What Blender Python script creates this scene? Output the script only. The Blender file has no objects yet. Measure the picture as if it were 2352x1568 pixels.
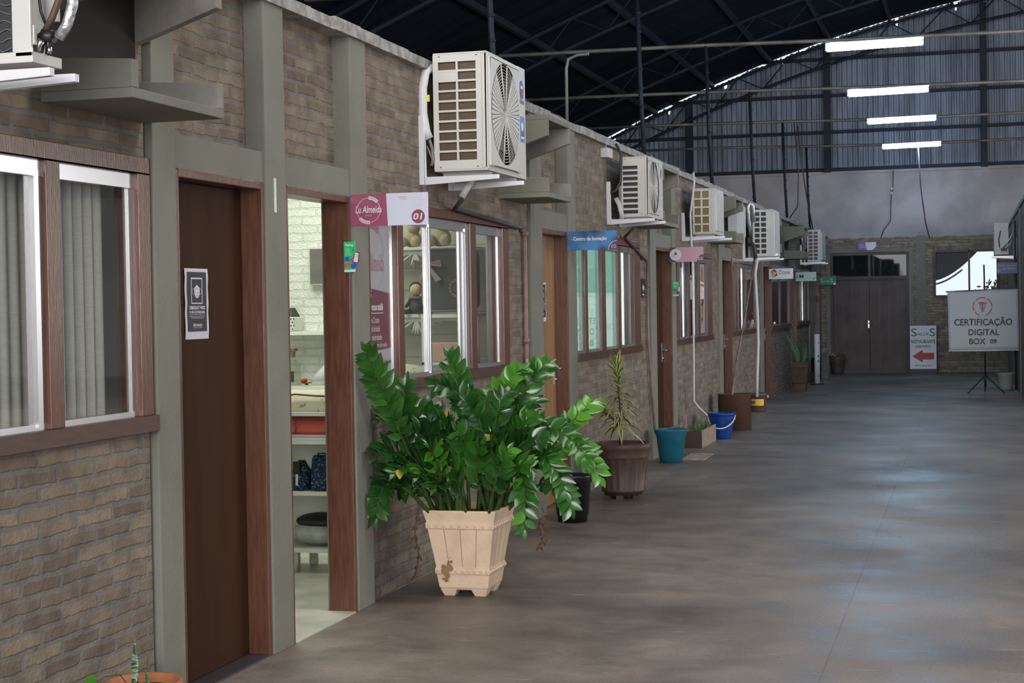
import bpy, bmesh, math, random
from mathutils import Vector, Matrix
C = bpy.context.scene.collection
SC = bpy.context.scene
PI = math.pi
# ---------------------------------------------------------------- camera, world, light, exposure
def make_camera():
    f, yaw, pit, rol = 3728.04, 0.2746, 0.0222, -0.0165
    cy, sy, cp, sp = math.cos(yaw), math.sin(yaw), math.cos(pit), math.sin(pit)
    fw = Vector((-sy*cp, cy*cp, -sp)); rt = Vector((cy, sy, 0)); up = rt.cross(fw)
    r2 = math.cos(rol)*rt + math.sin(rol)*up; u2 = -math.sin(rol)*rt + math.cos(rol)*up
    cd = bpy.data.cameras.new('camera'); cd.sensor_width = 36; cd.lens = 36*f/2352
    cd.clip_start = 0.05; cd.clip_end = 300
    co = bpy.data.objects.new('camera', cd); C.objects.link(co)
    m = Matrix((( r2.x, u2.x, -fw.x, 0), (r2.y, u2.y, -fw.y, 0), (r2.z, u2.z, -fw.z, 1.6), (0,0,0,1)))
    co.matrix_world = m; SC.camera = co
make_camera()
SC.view_settings.view_transform = 'Standard'; SC.view_settings.look = 'None'
SC.view_settings.gamma = 1; SC.view_settings.use_curve_mapping = False
SC.view_settings.exposure = 1.12
W = bpy.data.worlds.new('sky'); SC.world = W; W.use_nodes = True
W.node_tree.nodes['Background'].inputs[0].default_value = (0.86, 0.93, 1.0, 1)
W.node_tree.nodes['Background'].inputs[1].default_value = 0.5
def area(name, loc, target, sx, sy, power, col=(1,1,1), spread=PI):
    l = bpy.data.lights.new(name, 'AREA'); l.shape = 'RECTANGLE'; l.size = sx; l.size_y = sy
    l.energy = power; l.color = col; l.spread = spread
    o = bpy.data.objects.new(name, l); C.objects.link(o); o.location = loc
    o.rotation_euler = (Vector(target)-Vector(loc)).to_track_quat('-Z','Y').to_euler()
    return o
area('daylight_hall_mouth', (-.2, -14, 4.6), (-2.2, 14.0, 1.2), 15, 7.0, 1900, (1.0, 0.97, 0.93))
area('daylight_roof_light', (-.9, 7.5, 6.6), (-1.7, 7.5, 0), 1.4, 23, 340, (1.0, 0.96, 0.9))
area('added_side_fill', (9.0, 19.0, 2.8), (-3.1, 21.0, 1.4), 11, 3.6, 330, (1.0, 0.96, 0.9))  # unseen side fill, added to brighten the far part of the shop wall

# ---------------------------------------------------------------- materials
def lin(c):
    if isinstance(c, str):
        c = [int(c[i:i+2], 16)/255 for i in (1, 3, 5)]
        return tuple(x/12.92 if x <= .04045 else ((x+.055)/1.055)**2.4 for x in c) + (1,)
    return tuple(c[:3]) + (1,)
def newmat(name):
    m = bpy.data.materials.new(name); m.use_nodes = True
    return m, m.node_tree.nodes, m.node_tree.links, m.node_tree.nodes['Principled BSDF']
def mat(name, col, rough=.6, metal=0, var=.0, vs=6, bump=0, bs=60, col2=None, spec=.5, emit=0, stretch=None, detail=4, ramp=(.35,.65)):
    m, N, L, P = newmat(name)
    col = lin(col); P.inputs['Base Color'].default_value = col
    P.inputs['Roughness'].default_value = rough; P.inputs['Metallic'].default_value = metal
    P.inputs['Specular IOR Level'].default_value = spec
    if emit:
        P.inputs['Emission Color'].default_value = col; P.inputs['Emission Strength'].default_value = emit
    if var or col2 or bump:
        g = N.new('ShaderNodeNewGeometry'); mp = N.new('ShaderNodeMapping'); L.new(g.outputs['Position'], mp.inputs[0])
        if stretch: mp.inputs['Scale'].default_value = stretch
    if var or col2:
        n = N.new('ShaderNodeTexNoise'); n.inputs['Scale'].default_value = vs; n.inputs['Detail'].default_value = detail
        L.new(mp.outputs[0], n.inputs['Vector'])
        r = N.new('ShaderNodeValToRGB'); L.new(n.outputs[0], r.inputs[0])
        r.color_ramp.elements[0].position, r.color_ramp.elements[1].position = ramp
        c2 = lin(col2) if col2 else tuple(min(1, x*(1+var)) for x in col[:3]) + (1,)
        c1 = col if col2 else tuple(x*(1-var) for x in col[:3]) + (1,)
        r.color_ramp.elements[0].color = c1; r.color_ramp.elements[1].color = c2
        L.new(r.outputs[0], P.inputs['Base Color'])
    if bump:
        n2 = N.new('ShaderNodeTexNoise'); n2.inputs['Scale'].default_value = bs; n2.inputs['Detail'].default_value = 5
        L.new(mp.outputs[0], n2.inputs['Vector'])
        b = N.new('ShaderNodeBump'); b.inputs['Strength'].default_value = bump; b.inputs['Distance'].default_value = .01
        L.new(n2.outputs[0], b.inputs['Height']); L.new(b.outputs[0], P.inputs['Normal'])
    return m
def brickmat(name, axis, c1, c2, mort, bw=.25, bh=.062, mw=.0075, bias=0.0, bump=.5, dist=.017, stain=True, msm=.25):
    m, N, L, P = newmat(name)
    P.inputs['Roughness'].default_value = .85; P.inputs['Specular IOR Level'].default_value = .25
    g = N.new('ShaderNodeNewGeometry'); s = N.new('ShaderNodeSeparateXYZ'); L.new(g.outputs['Position'], s.inputs[0])
    cb = N.new('ShaderNodeCombineXYZ'); L.new(s.outputs[axis], cb.inputs[0]); L.new(s.outputs[2], cb.inputs[1])
    # uneven laying: low and high frequency wobble
    def wob(sc, amp, src):
        n = N.new('ShaderNodeTexNoise'); n.inputs['Scale'].default_value = sc; n.inputs['Detail'].default_value = 3
        L.new(cb.outputs[0], n.inputs['Vector'])
        v = N.new('ShaderNodeVectorMath'); v.operation = 'SUBTRACT'; L.new(n.outputs['Color'], v.inputs[0]); v.inputs[1].default_value = (.5,.5,.5)
        k = N.new('ShaderNodeVectorMath'); k.operation = 'MULTIPLY'; L.new(v.outputs[0], k.inputs[0]); k.inputs[1].default_value = (amp*1.6, amp, 0)
        a = N.new('ShaderNodeVectorMath'); a.operation = 'ADD'; L.new(src, a.inputs[0]); L.new(k.outputs[0], a.inputs[1])
        return a.outputs[0]
    vec = wob(22, dist, wob(4, dist*1.8, cb.outputs[0]))
    b = N.new('ShaderNodeTexBrick'); L.new(vec, b.inputs['Vector'])
    b.inputs['Scale'].default_value = 1; b.inputs['Brick Width'].default_value = bw; b.inputs['Row Height'].default_value = bh
    b.inputs['Mortar Size'].default_value = mw; b.inputs['Mortar Smooth'].default_value = msm; b.inputs['Bias'].default_value = bias
    b.inputs['Color1'].default_value = lin(c1); b.inputs['Color2'].default_value = lin(c2); b.inputs['Mortar'].default_value = lin(mort)
    # blotches
    n = N.new('ShaderNodeTexNoise'); n.inputs['Scale'].default_value = 9; n.inputs['Detail'].default_value = 6; L.new(cb.outputs[0], n.inputs['Vector'])
    r = N.new('ShaderNodeMapRange'); L.new(n.outputs[0], r.inputs[0]); r.inputs[1].default_value = .3; r.inputs[2].default_value = .7
    r.inputs[3].default_value = .72 if stain else .95; r.inputs[4].default_value = 1.22 if stain else 1.03
    mx = N.new('ShaderNodeMix'); mx.data_type = 'RGBA'; mx.blend_type = 'MULTIPLY'; mx.inputs[0].default_value = 1
    L.new(b.outputs['Color'], mx.inputs[6])
    cc = N.new('ShaderNodeCombineColor')
    for i in range(3): L.new(r.outputs[0], cc.inputs[i])
    L.new(cc.outputs[0], mx.inputs[7]); L.new(mx.outputs[2], P.inputs['Base Color'])
    n3 = N.new('ShaderNodeTexNoise'); n3.inputs['Scale'].default_value = 55; n3.inputs['Detail'].default_value = 6; L.new(cb.outputs[0], n3.inputs['Vector'])
    h = N.new('ShaderNodeMath'); h.operation = 'MULTIPLY_ADD'; L.new(b.outputs['Fac'], h.inputs[0]); h.inputs[1].default_value = -1.0
    L.new(n3.outputs[0], h.inputs[2])
    bp = N.new('ShaderNodeBump'); bp.inputs['Strength'].default_value = bump; bp.inputs['Distance'].default_value = .012
    L.new(h.outputs[0], bp.inputs['Height']); L.new(bp.outputs[0], P.inputs['Normal'])
    return m
def glassmat(name, tint=(1,1,1), refl=.10, rough=.02):
    m, N, L, P = newmat(name); N.remove(P)
    t = N.new('ShaderNodeBsdfTransparent'); t.inputs[0].default_value = tuple(tint)+(1,)
    gl = N.new('ShaderNodeBsdfGlossy'); gl.inputs['Roughness'].default_value = rough
    lw = N.new('ShaderNodeLayerWeight'); lw.inputs[0].default_value = .25
    mr = N.new('ShaderNodeMapRange'); L.new(lw.outputs['Fresnel'], mr.inputs[0]); mr.inputs[3].default_value = refl*.4; mr.inputs[4].default_value = min(.8, refl*4)
    mx = N.new('ShaderNodeMixShader'); L.new(mr.outputs[0], mx.inputs[0]); L.new(t.outputs[0], mx.inputs[1]); L.new(gl.outputs[0], mx.inputs[2])
    L.new(mx.outputs[0], N['Material Output'].inputs[0])
    return m
def floormat():
    m, N, L, P = newmat('worn_concrete_floor'); P.inputs['Specular IOR Level'].default_value = .3
    g = N.new('ShaderNodeNewGeometry')
    def noise(sc, det, scale=None, rough=.55):
        n = N.new('ShaderNodeTexNoise'); n.inputs['Scale'].default_value = sc; n.inputs['Detail'].default_value = det; n.inputs['Roughness'].default_value = rough
        if scale:
            mp = N.new('ShaderNodeMapping'); mp.inputs['Scale'].default_value = scale; L.new(g.outputs['Position'], mp.inputs[0]); L.new(mp.outputs[0], n.inputs['Vector'])
        else: L.new(g.outputs['Position'], n.inputs['Vector'])
        return n.outputs[0]
    def ramp(src, a, b, ca, cb_):
        r = N.new('ShaderNodeValToRGB'); L.new(src, r.inputs[0]); e = r.color_ramp.elements
        e[0].position, e[1].position = a, b; e[0].color, e[1].color = lin(ca), lin(cb_); return r.outputs[0]
    def mix(bt, f, a, b):
        x = N.new('ShaderNodeMix'); x.data_type = 'RGBA'; x.blend_type = bt
        if isinstance(f, float): x.inputs[0].default_value = f
        else: L.new(f, x.inputs[0])
        for i, v in ((6, a), (7, b)):
            if isinstance(v, tuple): x.inputs[i].default_value = v
            else: L.new(v, x.inputs[i])
        return x.outputs[2]
    base = ramp(noise(.55, 6), .32, .68, (.118,.096,.083), (.255,.212,.185))
    blot = ramp(noise(2.6, 8, None, .65), .35, .72, (.72,.72,.72), (1.25,1.22,1.2))
    c = mix('MULTIPLY', 1.0, base, blot)
    fine = ramp(noise(60, 4), .3, .7, (.86,.86,.86), (1.12,1.12,1.12))
    c = mix('MULTIPLY', 1.0, c, fine)
    # pale scuffs drawn across the walkway
    sc = noise(5.0, 5, (.8, 3.4, 1), .6)
    sf = N.new('ShaderNodeMapRange'); L.new(sc, sf.inputs[0]); sf.inputs[1].default_value = .62; sf.inputs[2].default_value = .74
    sm = N.new('ShaderNodeMath'); sm.operation = 'MULTIPLY'; L.new(sf.outputs[0], sm.inputs[0]); sm.inputs[1].default_value = .55
    c = mix('MIX', sm.outputs[0], c, lin((.34,.32,.30)))
    # saw-cut joints along the hall
    s = N.new('ShaderNodeSeparateXYZ'); L.new(g.outputs['Position'], s.inputs[0])
    for ax, pos, w in ((0, -.62, .0045), (1, 20.6, .008), (1, 29.0, .008), (1, 12.4, .006)):
        d = N.new('ShaderNodeMath'); d.operation = 'SUBTRACT'; L.new(s.outputs[ax], d.inputs[0]); d.inputs[1].default_value = pos
        a = N.new('ShaderNodeMath'); a.operation = 'ABSOLUTE'; L.new(d.outputs[0], a.inputs[0])
        k = N.new('ShaderNodeMath'); k.operation = 'LESS_THAN'; L.new(a.outputs[0], k.inputs[0]); k.inputs[1].default_value = w
        q = N.new('ShaderNodeMath'); q.operation = 'MULTIPLY'; L.new(k.outputs[0], q.inputs[0]); q.inputs[1].default_value = .35
        c = mix('MIX', q.outputs[0], c, lin((.05,.045,.04)))
    L.new(c, P.inputs['Base Color'])
    rr = N.new('ShaderNodeMapRange'); L.new(noise(1.3, 8, None, .7), rr.inputs[0]); rr.inputs[1].default_value = .35; rr.inputs[2].default_value = .65
    rr.inputs[3].default_value = .36; rr.inputs[4].default_value = .60; L.new(rr.outputs[0], P.inputs['Roughness'])
    bp = N.new('ShaderNodeBump'); bp.inputs['Strength'].default_value = .25; bp.inputs['Distance'].default_value = .01
    L.new(noise(38, 6), bp.inputs['Height']); L.new(bp.outputs[0], P.inputs['Normal'])
    return m
def filmmat(name, col):
    m, N, L, P = newmat(name); N.remove(P)
    d = N.new('ShaderNodeBsdfDiffuse'); t = N.new('ShaderNodeBsdfTranslucent'); x = N.new('ShaderNodeMixShader')
    for b in (d, t): b.inputs[0].default_value = lin(col)
    x.inputs[0].default_value = .55; L.new(d.outputs[0], x.inputs[1]); L.new(t.outputs[0], x.inputs[2]); L.new(x.outputs[0], N['Material Output'].inputs[0])
    return m
M = {}
M['brick'] = brickmat('tan_brick', 1, (.262,.208,.152), (.160,.122,.094), (.188,.170,.156), mw=.013, msm=.4)
M['brickx'] = brickmat('tan_brick_end', 0, (.36,.28,.18), (.20,.14,.10), (.18,.165,.15), mw=.012)
M['whitebrick'] = brickmat('white_painted_brick', 0, (.80,.82,.76), (.74,.77,.71), (.70,.72,.66), bump=.9, stain=False)
M['floor'] = floormat()
M['paint'] = mat('grey_green_paint', (.205,.203,.172), .75, spec=.2, var=.08, vs=3, bump=.25, bs=40)
M['rawconc'] = mat('stained_concrete', (.30,.285,.255), .8, col2=(.19,.17,.15), vs=5, bump=.4, bs=35)
M['coping'] = mat('cement_coping', (.30,.29,.28), .85, var=.3, vs=14, bump=.6, bs=50)
M['wood'] = mat('brown_varnished_timber', (.152,.064,.042), .26, col2=(.105,.043,.028), vs=10, stretch=(6,6,.6), bump=.12, bs=30)
M['sillwood'] = mat('dark_brown_timber', (.075,.030,.019), .4, var=.2, vs=10, stretch=(5,1,5))
M['doordark'] = mat('dark_brown_door', (.050,.021,.009), .6, spec=.12, col2=(.040,.016,.007), vs=3, stretch=(4,4,.4))
M['dooroak'] = mat('honey_veneer_door', (.33,.185,.075), .4, col2=(.25,.13,.05), vs=6, stretch=(8,8,.35))
M['enddoor'] = mat('dull_brown_doors', (.085,.058,.055), .6, var=.25, vs=2.5)
M['alu'] = mat('anodised_aluminium', (.62,.62,.66), .28, 1)
M['whitealu'] = mat('white_aluminium', (.72,.73,.78), .3, .2)
M['steel'] = mat('brushed_steel', (.6,.6,.6), .25, 1)
M['glass'] = glassmat('window_glass', (.97,.975,.965), .09)
M['glass2'] = glassmat('dark_window_glass', (.6,.65,.66), .03)
M['glass3'] = glassmat('clear_end_glass', (.95,.97,.98), .002)
M['clear'] = glassmat('clear_bottle', (.93,.95,.90), .14, .05)
M['blind'] = mat('grey_blind_fabric', (.72,.72,.67), .8, var=.06, vs=30, stretch=(1,1,6))
M['acwhite'] = mat('ac_white_enamel', (.55,.54,.52), .42, var=.05, vs=4)
M['acgrey'] = mat('ac_grille_grey', (.55,.53,.50), .45)
M['coil'] = mat('copper_brown_coil', (.14,.095,.055), .5, .3, col2=(.09,.06,.035), vs=90, stretch=(1,1,3))
M['coildark'] = mat('dark_coil', (.018,.020,.026), .5)
M['coilbrass'] = mat('brassy_coil', (.16,.12,.04), .4, .5)
M['black'] = mat('black_plastic', (.012,.012,.014), .45)
M['nicheshade'] = mat('shade_dark_board', (.022,.020,.018), .8)  # dark closing board, its colour deepened to carry the niche's shade
M['dark'] = mat('dark_interior', (.02,.02,.02), .8)
M['hosewhite'] = mat('white_pipe_foam', (.60,.60,.62), .6)
M['foil'] = mat('wrapped_foil_pipe', (.55,.56,.6), .3, .7, var=.3, vs=60, bump=.5, bs=70)
M['copper'] = mat('pinkish_conduit', (.21,.14,.12), .45, var=.2, vs=8)
M['darkpipe'] = mat('dark_pipe', (.045,.042,.045), .5)
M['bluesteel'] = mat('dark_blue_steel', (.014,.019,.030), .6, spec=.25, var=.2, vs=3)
M['rod'] = mat('dull_galvanised_rod', (.17,.165,.16), .5, .3, var=.3, vs=3)
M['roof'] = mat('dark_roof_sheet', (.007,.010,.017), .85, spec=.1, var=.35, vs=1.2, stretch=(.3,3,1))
M['corr'] = mat('grey_corrugated_sheet', (.17,.20,.26), .55, .1, var=.3, vs=1.5, stretch=(6,1,.4))
M['plaster'] = mat('grey_plaster', (.36,.33,.34), .85, var=.18, vs=1.3, bump=.2, bs=20, detail=8)
M['white'] = mat('white_board', (.72,.72,.76), .5)
M['paper'] = mat('white_paper', (.62,.62,.70), .6)
M['navy'] = mat('poster_black', (.016,.016,.026), .5)
M['posterwhite'] = mat('poster_white_ink', (.66,.66,.72), .6)
M['maroon'] = mat('maroon_print', (.26,.055,.095), .35)
M['rose'] = mat('rose_print', (.33,.08,.15), .3)
M['palepink'] = mat('pale_pink_print', (.62,.50,.56), .5)
M['palered'] = mat('faded_red_print', (.40,.20,.21), .5)
M['signwhite'] = mat('sign_lilac_white', (.64,.66,.82), .4)
M['signblue'] = mat('blue_sign_print', (.02,.035,.10), .35, col2=(.06,.22,.50), vs=7, ramp=(.35,.62), detail=1)
M['navyblue'] = mat('deep_blue_print', (.03,.055,.20), .4)
M['midblue'] = mat('mid_blue_print', (.03,.10,.55), .4)
M['orange'] = mat('orange_print', (.72,.22,.05), .5)
M['pink'] = mat('pink_sign_print', (.58,.33,.42), .45)
M['plum'] = mat('plum_print', (.10,.06,.075), .45)
M['teallight'] = mat('mint_print', (.47,.66,.62), .5)
M['signgreen'] = mat('green_sign_print', (.01,.20,.085), .45)
M['lightgreen'] = mat('pale_green_print', (.42,.66,.50), .5)
M['darkgreen'] = mat('dark_green_print', (.015,.10,.05), .5)
M['picgreen'] = mat('bright_green_print', (.01,.55,.16), .4)
M['red'] = mat('red_print', (.45,.025,.015), .5)
M['skin'] = mat('printed_arm', (.62,.10,.09), .5)
M['yellow'] = mat('yellow_print', (.75,.50,.05), .5)
M['purple'] = mat('purple_print', (.10,.06,.28), .4)
M['cream'] = mat('cream_pot', (.72,.53,.39), .62, col2=(.57,.41,.29), vs=9, bump=.3, bs=45, ramp=(.45,.8))
M['stain'] = mat('rusty_stain', (.22,.125,.05), .7, var=.3, vs=20)
M['soil'] = mat('dark_soil', (.04,.03,.022), .95, var=.5, vs=60, bump=.8, bs=80)
M['leaf'] = mat('dark_glossy_leaf', (.010,.045,.009), .2, col2=(.020,.078,.014), vs=9)
M['leaf2'] = mat('mid_green_leaf', (.016,.075,.010), .22, col2=(.030,.115,.014), vs=9)
M['leaf3'] = mat('young_bright_leaf', (.045,.17,.016), .25, col2=(.075,.23,.02), vs=9)
M['leafy'] = mat('yellowed_leaf', (.42,.30,.03), .5, col2=(.20,.22,.03), vs=25)
M['stalk'] = mat('green_stalk', (.045,.10,.018), .45, col2=(.03,.045,.015), vs=25)
M['stalkd'] = mat('brown_stalk', (.07,.045,.025), .6)
M['dry'] = mat('dried_leaf', (.085,.042,.028), .8, var=.4, vs=30)
M['drac'] = mat('dracaena_leaf_green', (.07,.14,.03), .4)
M['dracy'] = mat('dracaena_leaf_margin', (.52,.48,.16), .5)
M['brownpot'] = mat('brown_clay_pot', (.075,.042,.032), .55, col2=(.055,.03,.024), vs=8, bump=.2, bs=40)
M['blackpot'] = mat('black_plastic_pot', (.010,.009,.014), .32)
M['tealpot'] = mat('teal_plastic', (.012,.13,.21), .42, var=.06, vs=12)
M['bluepot'] = mat('blue_plastic', (.005,.045,.24), .38)
M['beige'] = mat('beige_board', (.30,.235,.18), .8, var=.15, vs=12)
M['boxbrown'] = mat('brown_painted_box', (.055,.030,.024), .7)
M['rust'] = mat('rusty_brown_metal', (.085,.043,.027), .7, var=.15, vs=7)
M['terra'] = mat('terracotta', (.40,.145,.055), .6, var=.12, vs=10)
M['snake'] = mat('snake_plant_grey_green', (.28,.36,.26), .45, col2=(.02,.07,.03), vs=22, stretch=(1,1,5), ramp=(.42,.56))
M['snaked'] = mat('snake_plant_green', (.05,.16,.06), .45, col2=(.012,.05,.02), vs=30, stretch=(1,1,6))
M['greyblock'] = mat('grey_cement_block', (.15,.145,.14), .85, var=.1, vs=12)
M['barrel'] = mat('dark_barrel_wood', (.055,.032,.022), .6, col2=(.10,.07,.05), vs=4, stretch=(1,1,16))
M['binwhite'] = mat('milky_plastic', (.34,.36,.34), .5)
M['cloth'] = mat('white_vinyl_banner', (.50,.515,.54), .6)
M['ink'] = mat('black_print', (.012,.012,.016), .5)
M['greyink'] = mat('grey_print', (.20,.20,.22), .5)
M['blueblack'] = mat('tripod_black', (.012,.013,.018), .45)
M['shelfwhite'] = mat('white_melamine', (.74,.76,.70), .5)
M['plank'] = mat('white_plank_wood', (.62,.64,.55), .6, col2=(.50,.51,.43), vs=3, stretch=(.5,.5,5))
M['coral'] = mat('coral_fabric', (.72,.13,.11), .6)
M['softpink'] = mat('soft_pink_fabric', (.58,.36,.30), .8)
M['charcoal'] = mat('charcoal_fabric', (.055,.062,.058), .75, var=.15, vs=60)
M['taupe'] = mat('taupe_leather', (.25,.18,.14), .5)
M['gold'] = mat('gold_metal', (.75,.52,.15), .3, 1)
M['plush'] = mat('beige_plush', (.42,.37,.25), .9, bump=.5, bs=120)
M['floral'] = mat('cream_floral_fabric', (.60,.56,.42), .8, col2=(.20,.26,.22), vs=26, ramp=(.60,.66))
M['navyfloral'] = mat('navy_floral_fabric', (.010,.018,.07), .8, col2=(.10,.30,.36), vs=70, ramp=(.55,.63))
M['dots'] = mat('white_cotton', (.74,.74,.70), .8)
M['dollhair'] = mat('dark_wool_hair', (.035,.012,.012), .9)
M['dollskin'] = mat('doll_cloth_skin', (.62,.46,.26), .8)
M['whitepaint'] = mat('white_room_paint', (.72,.75,.67), .8)
M['roomfloor'] = mat('shop_floor_cement', (.50,.49,.43), .4, var=.15, vs=4)
M['plastic_wrap'] = mat('grey_wrapped_bundle', (.42,.43,.42), .5, var=.3, vs=9)
M['tealfilm'] = filmmat('teal_window_film', (.50,.71,.67))
M['frost'] = filmmat('frosted_window_film', (.74,.86,.84))
M['curtain'] = mat('pale_curtain', (.40,.36,.37), .8, var=.25, vs=14, stretch=(1,3,.15))
M['curtaindark'] = mat('brown_curtain', (.075,.052,.055), .8, var=.45, vs=12, stretch=(1,3,.15))
M['awning'] = mat('white_awning_cloth', (.85,.86,.92), .7)
M['exterior'] = mat('dark_outer_wall', (.018,.03,.035), .8)
M['lampwhite'] = mat('lamp_housing', (.6,.62,.66), .4)
M['tube'] = mat('lit_tube', (.50,.74,1.0), .4, emit=42)
M['ledred'] = mat('red_led', (.8,.02,.02), .4, emit=2)
M['neonyellow'] = mat('neon_yellow', (.62,.66,.02), .5)
M['paper2'] = mat('worn_cardboard', (.36,.29,.21), .8, var=.35, vs=9)

# ---------------------------------------------------------------- mesh helpers
class MB:
    def __init__(s): s.v = []; s.f = []; s.m = []; s.sm = []
    def add(s, vs, fs, mi=0, smooth=False):
        n = len(s.v); s.v += [tuple(v) for v in vs]
        for f in fs: s.f.append(tuple(i+n for i in f)); s.m.append(mi); s.sm.append(smooth)
        return s
    def box(s, x0, x1, y0, y1, z0, z1, mi=0):
        v = [(x,y,z) for x in (x0,x1) for y in (y0,y1) for z in (z0,z1)]
        return s.add(v, [(0,1,3,2),(4,6,7,5),(0,4,5,1),(2,3,7,6),(0,2,6,4),(1,5,7,3)], mi)
    def hexa(s, p, mi=0):     # 8 points: bottom ring 4, top ring 4
        return s.add(p, [(3,2,1,0),(4,5,6,7),(0,1,5,4),(1,2,6,5),(2,3,7,6),(3,0,4,7)], mi)
    def tube(s, pts, r, n=8, mi=0, cap=True, smooth=True):
        P = [Vector(p) for p in pts]; R = r if isinstance(r, (list, tuple)) else [r]*len(P)
        vs = []; a = None
        for i, p in enumerate(P):
            t = (P[min(i+1, len(P)-1)] - P[max(i-1, 0)]).normalized()
            if a is None:
                a = t.cross(Vector((0,0,1)));
                if a.length < .05: a = t.cross(Vector((1,0,0)))
            a = (a - t*a.dot(t)).normalized(); b = t.cross(a)
            for k in range(n):
                q = 2*PI*k/n; vs.append(p + (a*math.cos(q) + b*math.sin(q))*R[i])
        fs = [(i*n+k, i*n+(k+1)%n, (i+1)*n+(k+1)%n, (i+1)*n+k) for i in range(len(P)-1) for k in range(n)]
        s.add(vs, fs, mi, smooth)
        if cap: s.add(vs[:n], [tuple(range(n-1,-1,-1))], mi); s.add(vs[-n:], [tuple(range(n))], mi)
        return s
    def lathe(s, prof, c, n=24, mi=0, smooth=True, sx=1, sy=1):   # prof: list of (r,z)
        vs = [(c[0]+r*math.cos(2*PI*k/n)*sx, c[1]+r*math.sin(2*PI*k/n)*sy, c[2]+z) for r, z in prof for k in range(n)]
        fs = [(i*n+k, i*n+(k+1)%n, (i+1)*n+(k+1)%n, (i+1)*n+k) for i in range(len(prof)-1) for k in range(n)]
        s.add(vs, fs, mi, smooth)
        for ring, rev in ((0, True), (len(prof)-1, False)):
            if prof[ring][0] > 1e-4:
                r = list(range(ring*n, ring*n+n)); s.add(vs, [], mi)
                s.f.append(tuple(len(s.v)-len(vs)+i for i in (reversed(r) if rev else r))); s.m.append(mi); s.sm.append(False)
        return s
    def sqloft(s, prof, c, mi=0, rot=0):    # prof: (half_x, half_y, z) square rings
        vs = []
        for hx, hy, z in prof:
            for a, b in ((-1,-1),(1,-1),(1,1),(-1,1)):
                x, y = a*hx, b*hy; vs.append((c[0]+x*math.cos(rot)-y*math.sin(rot), c[1]+x*math.sin(rot)+y*math.cos(rot), c[2]+z))
        fs = [(i*4+k, i*4+(k+1)%4, (i+1)*4+(k+1)%4, (i+1)*4+k) for i in range(len(prof)-1) for k in range(4)]
        fs += [(3,2,1,0), tuple(len(vs)-4+k for k in range(4))]
        return s.add(vs, fs, mi)
    def ball(s, c, r, n=14, mi=0, sq=(1,1,1), rot=None):
        vs = []; m = n//2
        for i in range(m+1):
            t = PI*i/m
            for k in range(n):
                q = 2*PI*k/n; v = Vector((math.sin(t)*math.cos(q)*sq[0], math.sin(t)*math.sin(q)*sq[1], math.cos(t)*sq[2]))*r
                if rot: v = rot @ v
                vs.append(Vector(c)+v)
        fs = [(i*n+k, (i+1)*n+k, (i+1)*n+(k+1)%n, i*n+(k+1)%n) for i in range(m) for k in range(n)]
        return s.add(vs, fs, mi, True)
    def prism(s, poly, y0, y1, mi=0, axis='y'):   # polygon in the plane across `axis`
        def P(a, b, t): return (a, t, b) if axis == 'y' else ((t, a, b) if axis == 'x' else (a, b, t))
        n = len(poly); vs = [P(a,b,y0) for a,b in poly] + [P(a,b,y1) for a,b in poly]
        fs = [tuple(range(n)), tuple(range(2*n-1, n-1, -1))] + [(k, (k+1)%n+0, (k+1)%n+n, k+n) for k in range(n)]
        return s.add(vs, fs, mi)
    def build(s, name, mats, parent=None, bevel=0, seg=2):
        me = bpy.data.meshes.new(name)
        off = Vector(parent['_o']) if parent is not None and '_o' in parent else Vector((0,0,0))
        me.from_pydata([Vector(v)-off for v in s.v], [], s.f)
        ml = mats if isinstance(mats, (list, tuple)) else [mats]
        for m in ml: me.materials.append(M[m] if isinstance(m, str) else m)
        me.polygons.foreach_set('material_index', s.m); me.polygons.foreach_set('use_smooth', s.sm)
        bm = bmesh.new(); bm.from_mesh(me)
        bmesh.ops.remove_doubles(bm, verts=bm.verts, dist=1e-5)
        bmesh.ops.recalc_face_normals(bm, faces=bm.faces)
        if bevel: bmesh.ops.bevel(bm, geom=[e for e in bm.edges if len(e.link_faces) == 2 and e.calc_face_angle() > .6], offset=bevel, segments=seg, affect='EDGES', profile=.6)
        bm.to_mesh(me); bm.free(); me.update()
        o = bpy.data.objects.new(name, me); C.objects.link(o)
        if parent is not None:
            o.parent = parent
            if '_o' in parent: o['_o'] = tuple(off) # sub-parts share the thing's origin
        return o
def thing(name, label, cat, loc=(0,0,0), group=None, kind=None):
    o = bpy.data.objects.new(name, None); C.objects.link(o); o.location = loc; o['_o'] = tuple(loc)
    o.empty_display_size = .1
    if label: o['label'] = label
    if cat: o['category'] = cat
    if group: o['group'] = group
    if kind: o['kind'] = kind
    return o
def tag(o, label, cat, group=None):
    o['label'] = label; o['category'] = cat
    if group: o['group'] = group
    return o
def struct(o, label=None, cat=None):
    o['kind'] = 'structure'
    if label: o['label'] = label
    if cat: o['category'] = cat
    return o
def lab(o, t): o['label'] = t; return o
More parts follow.
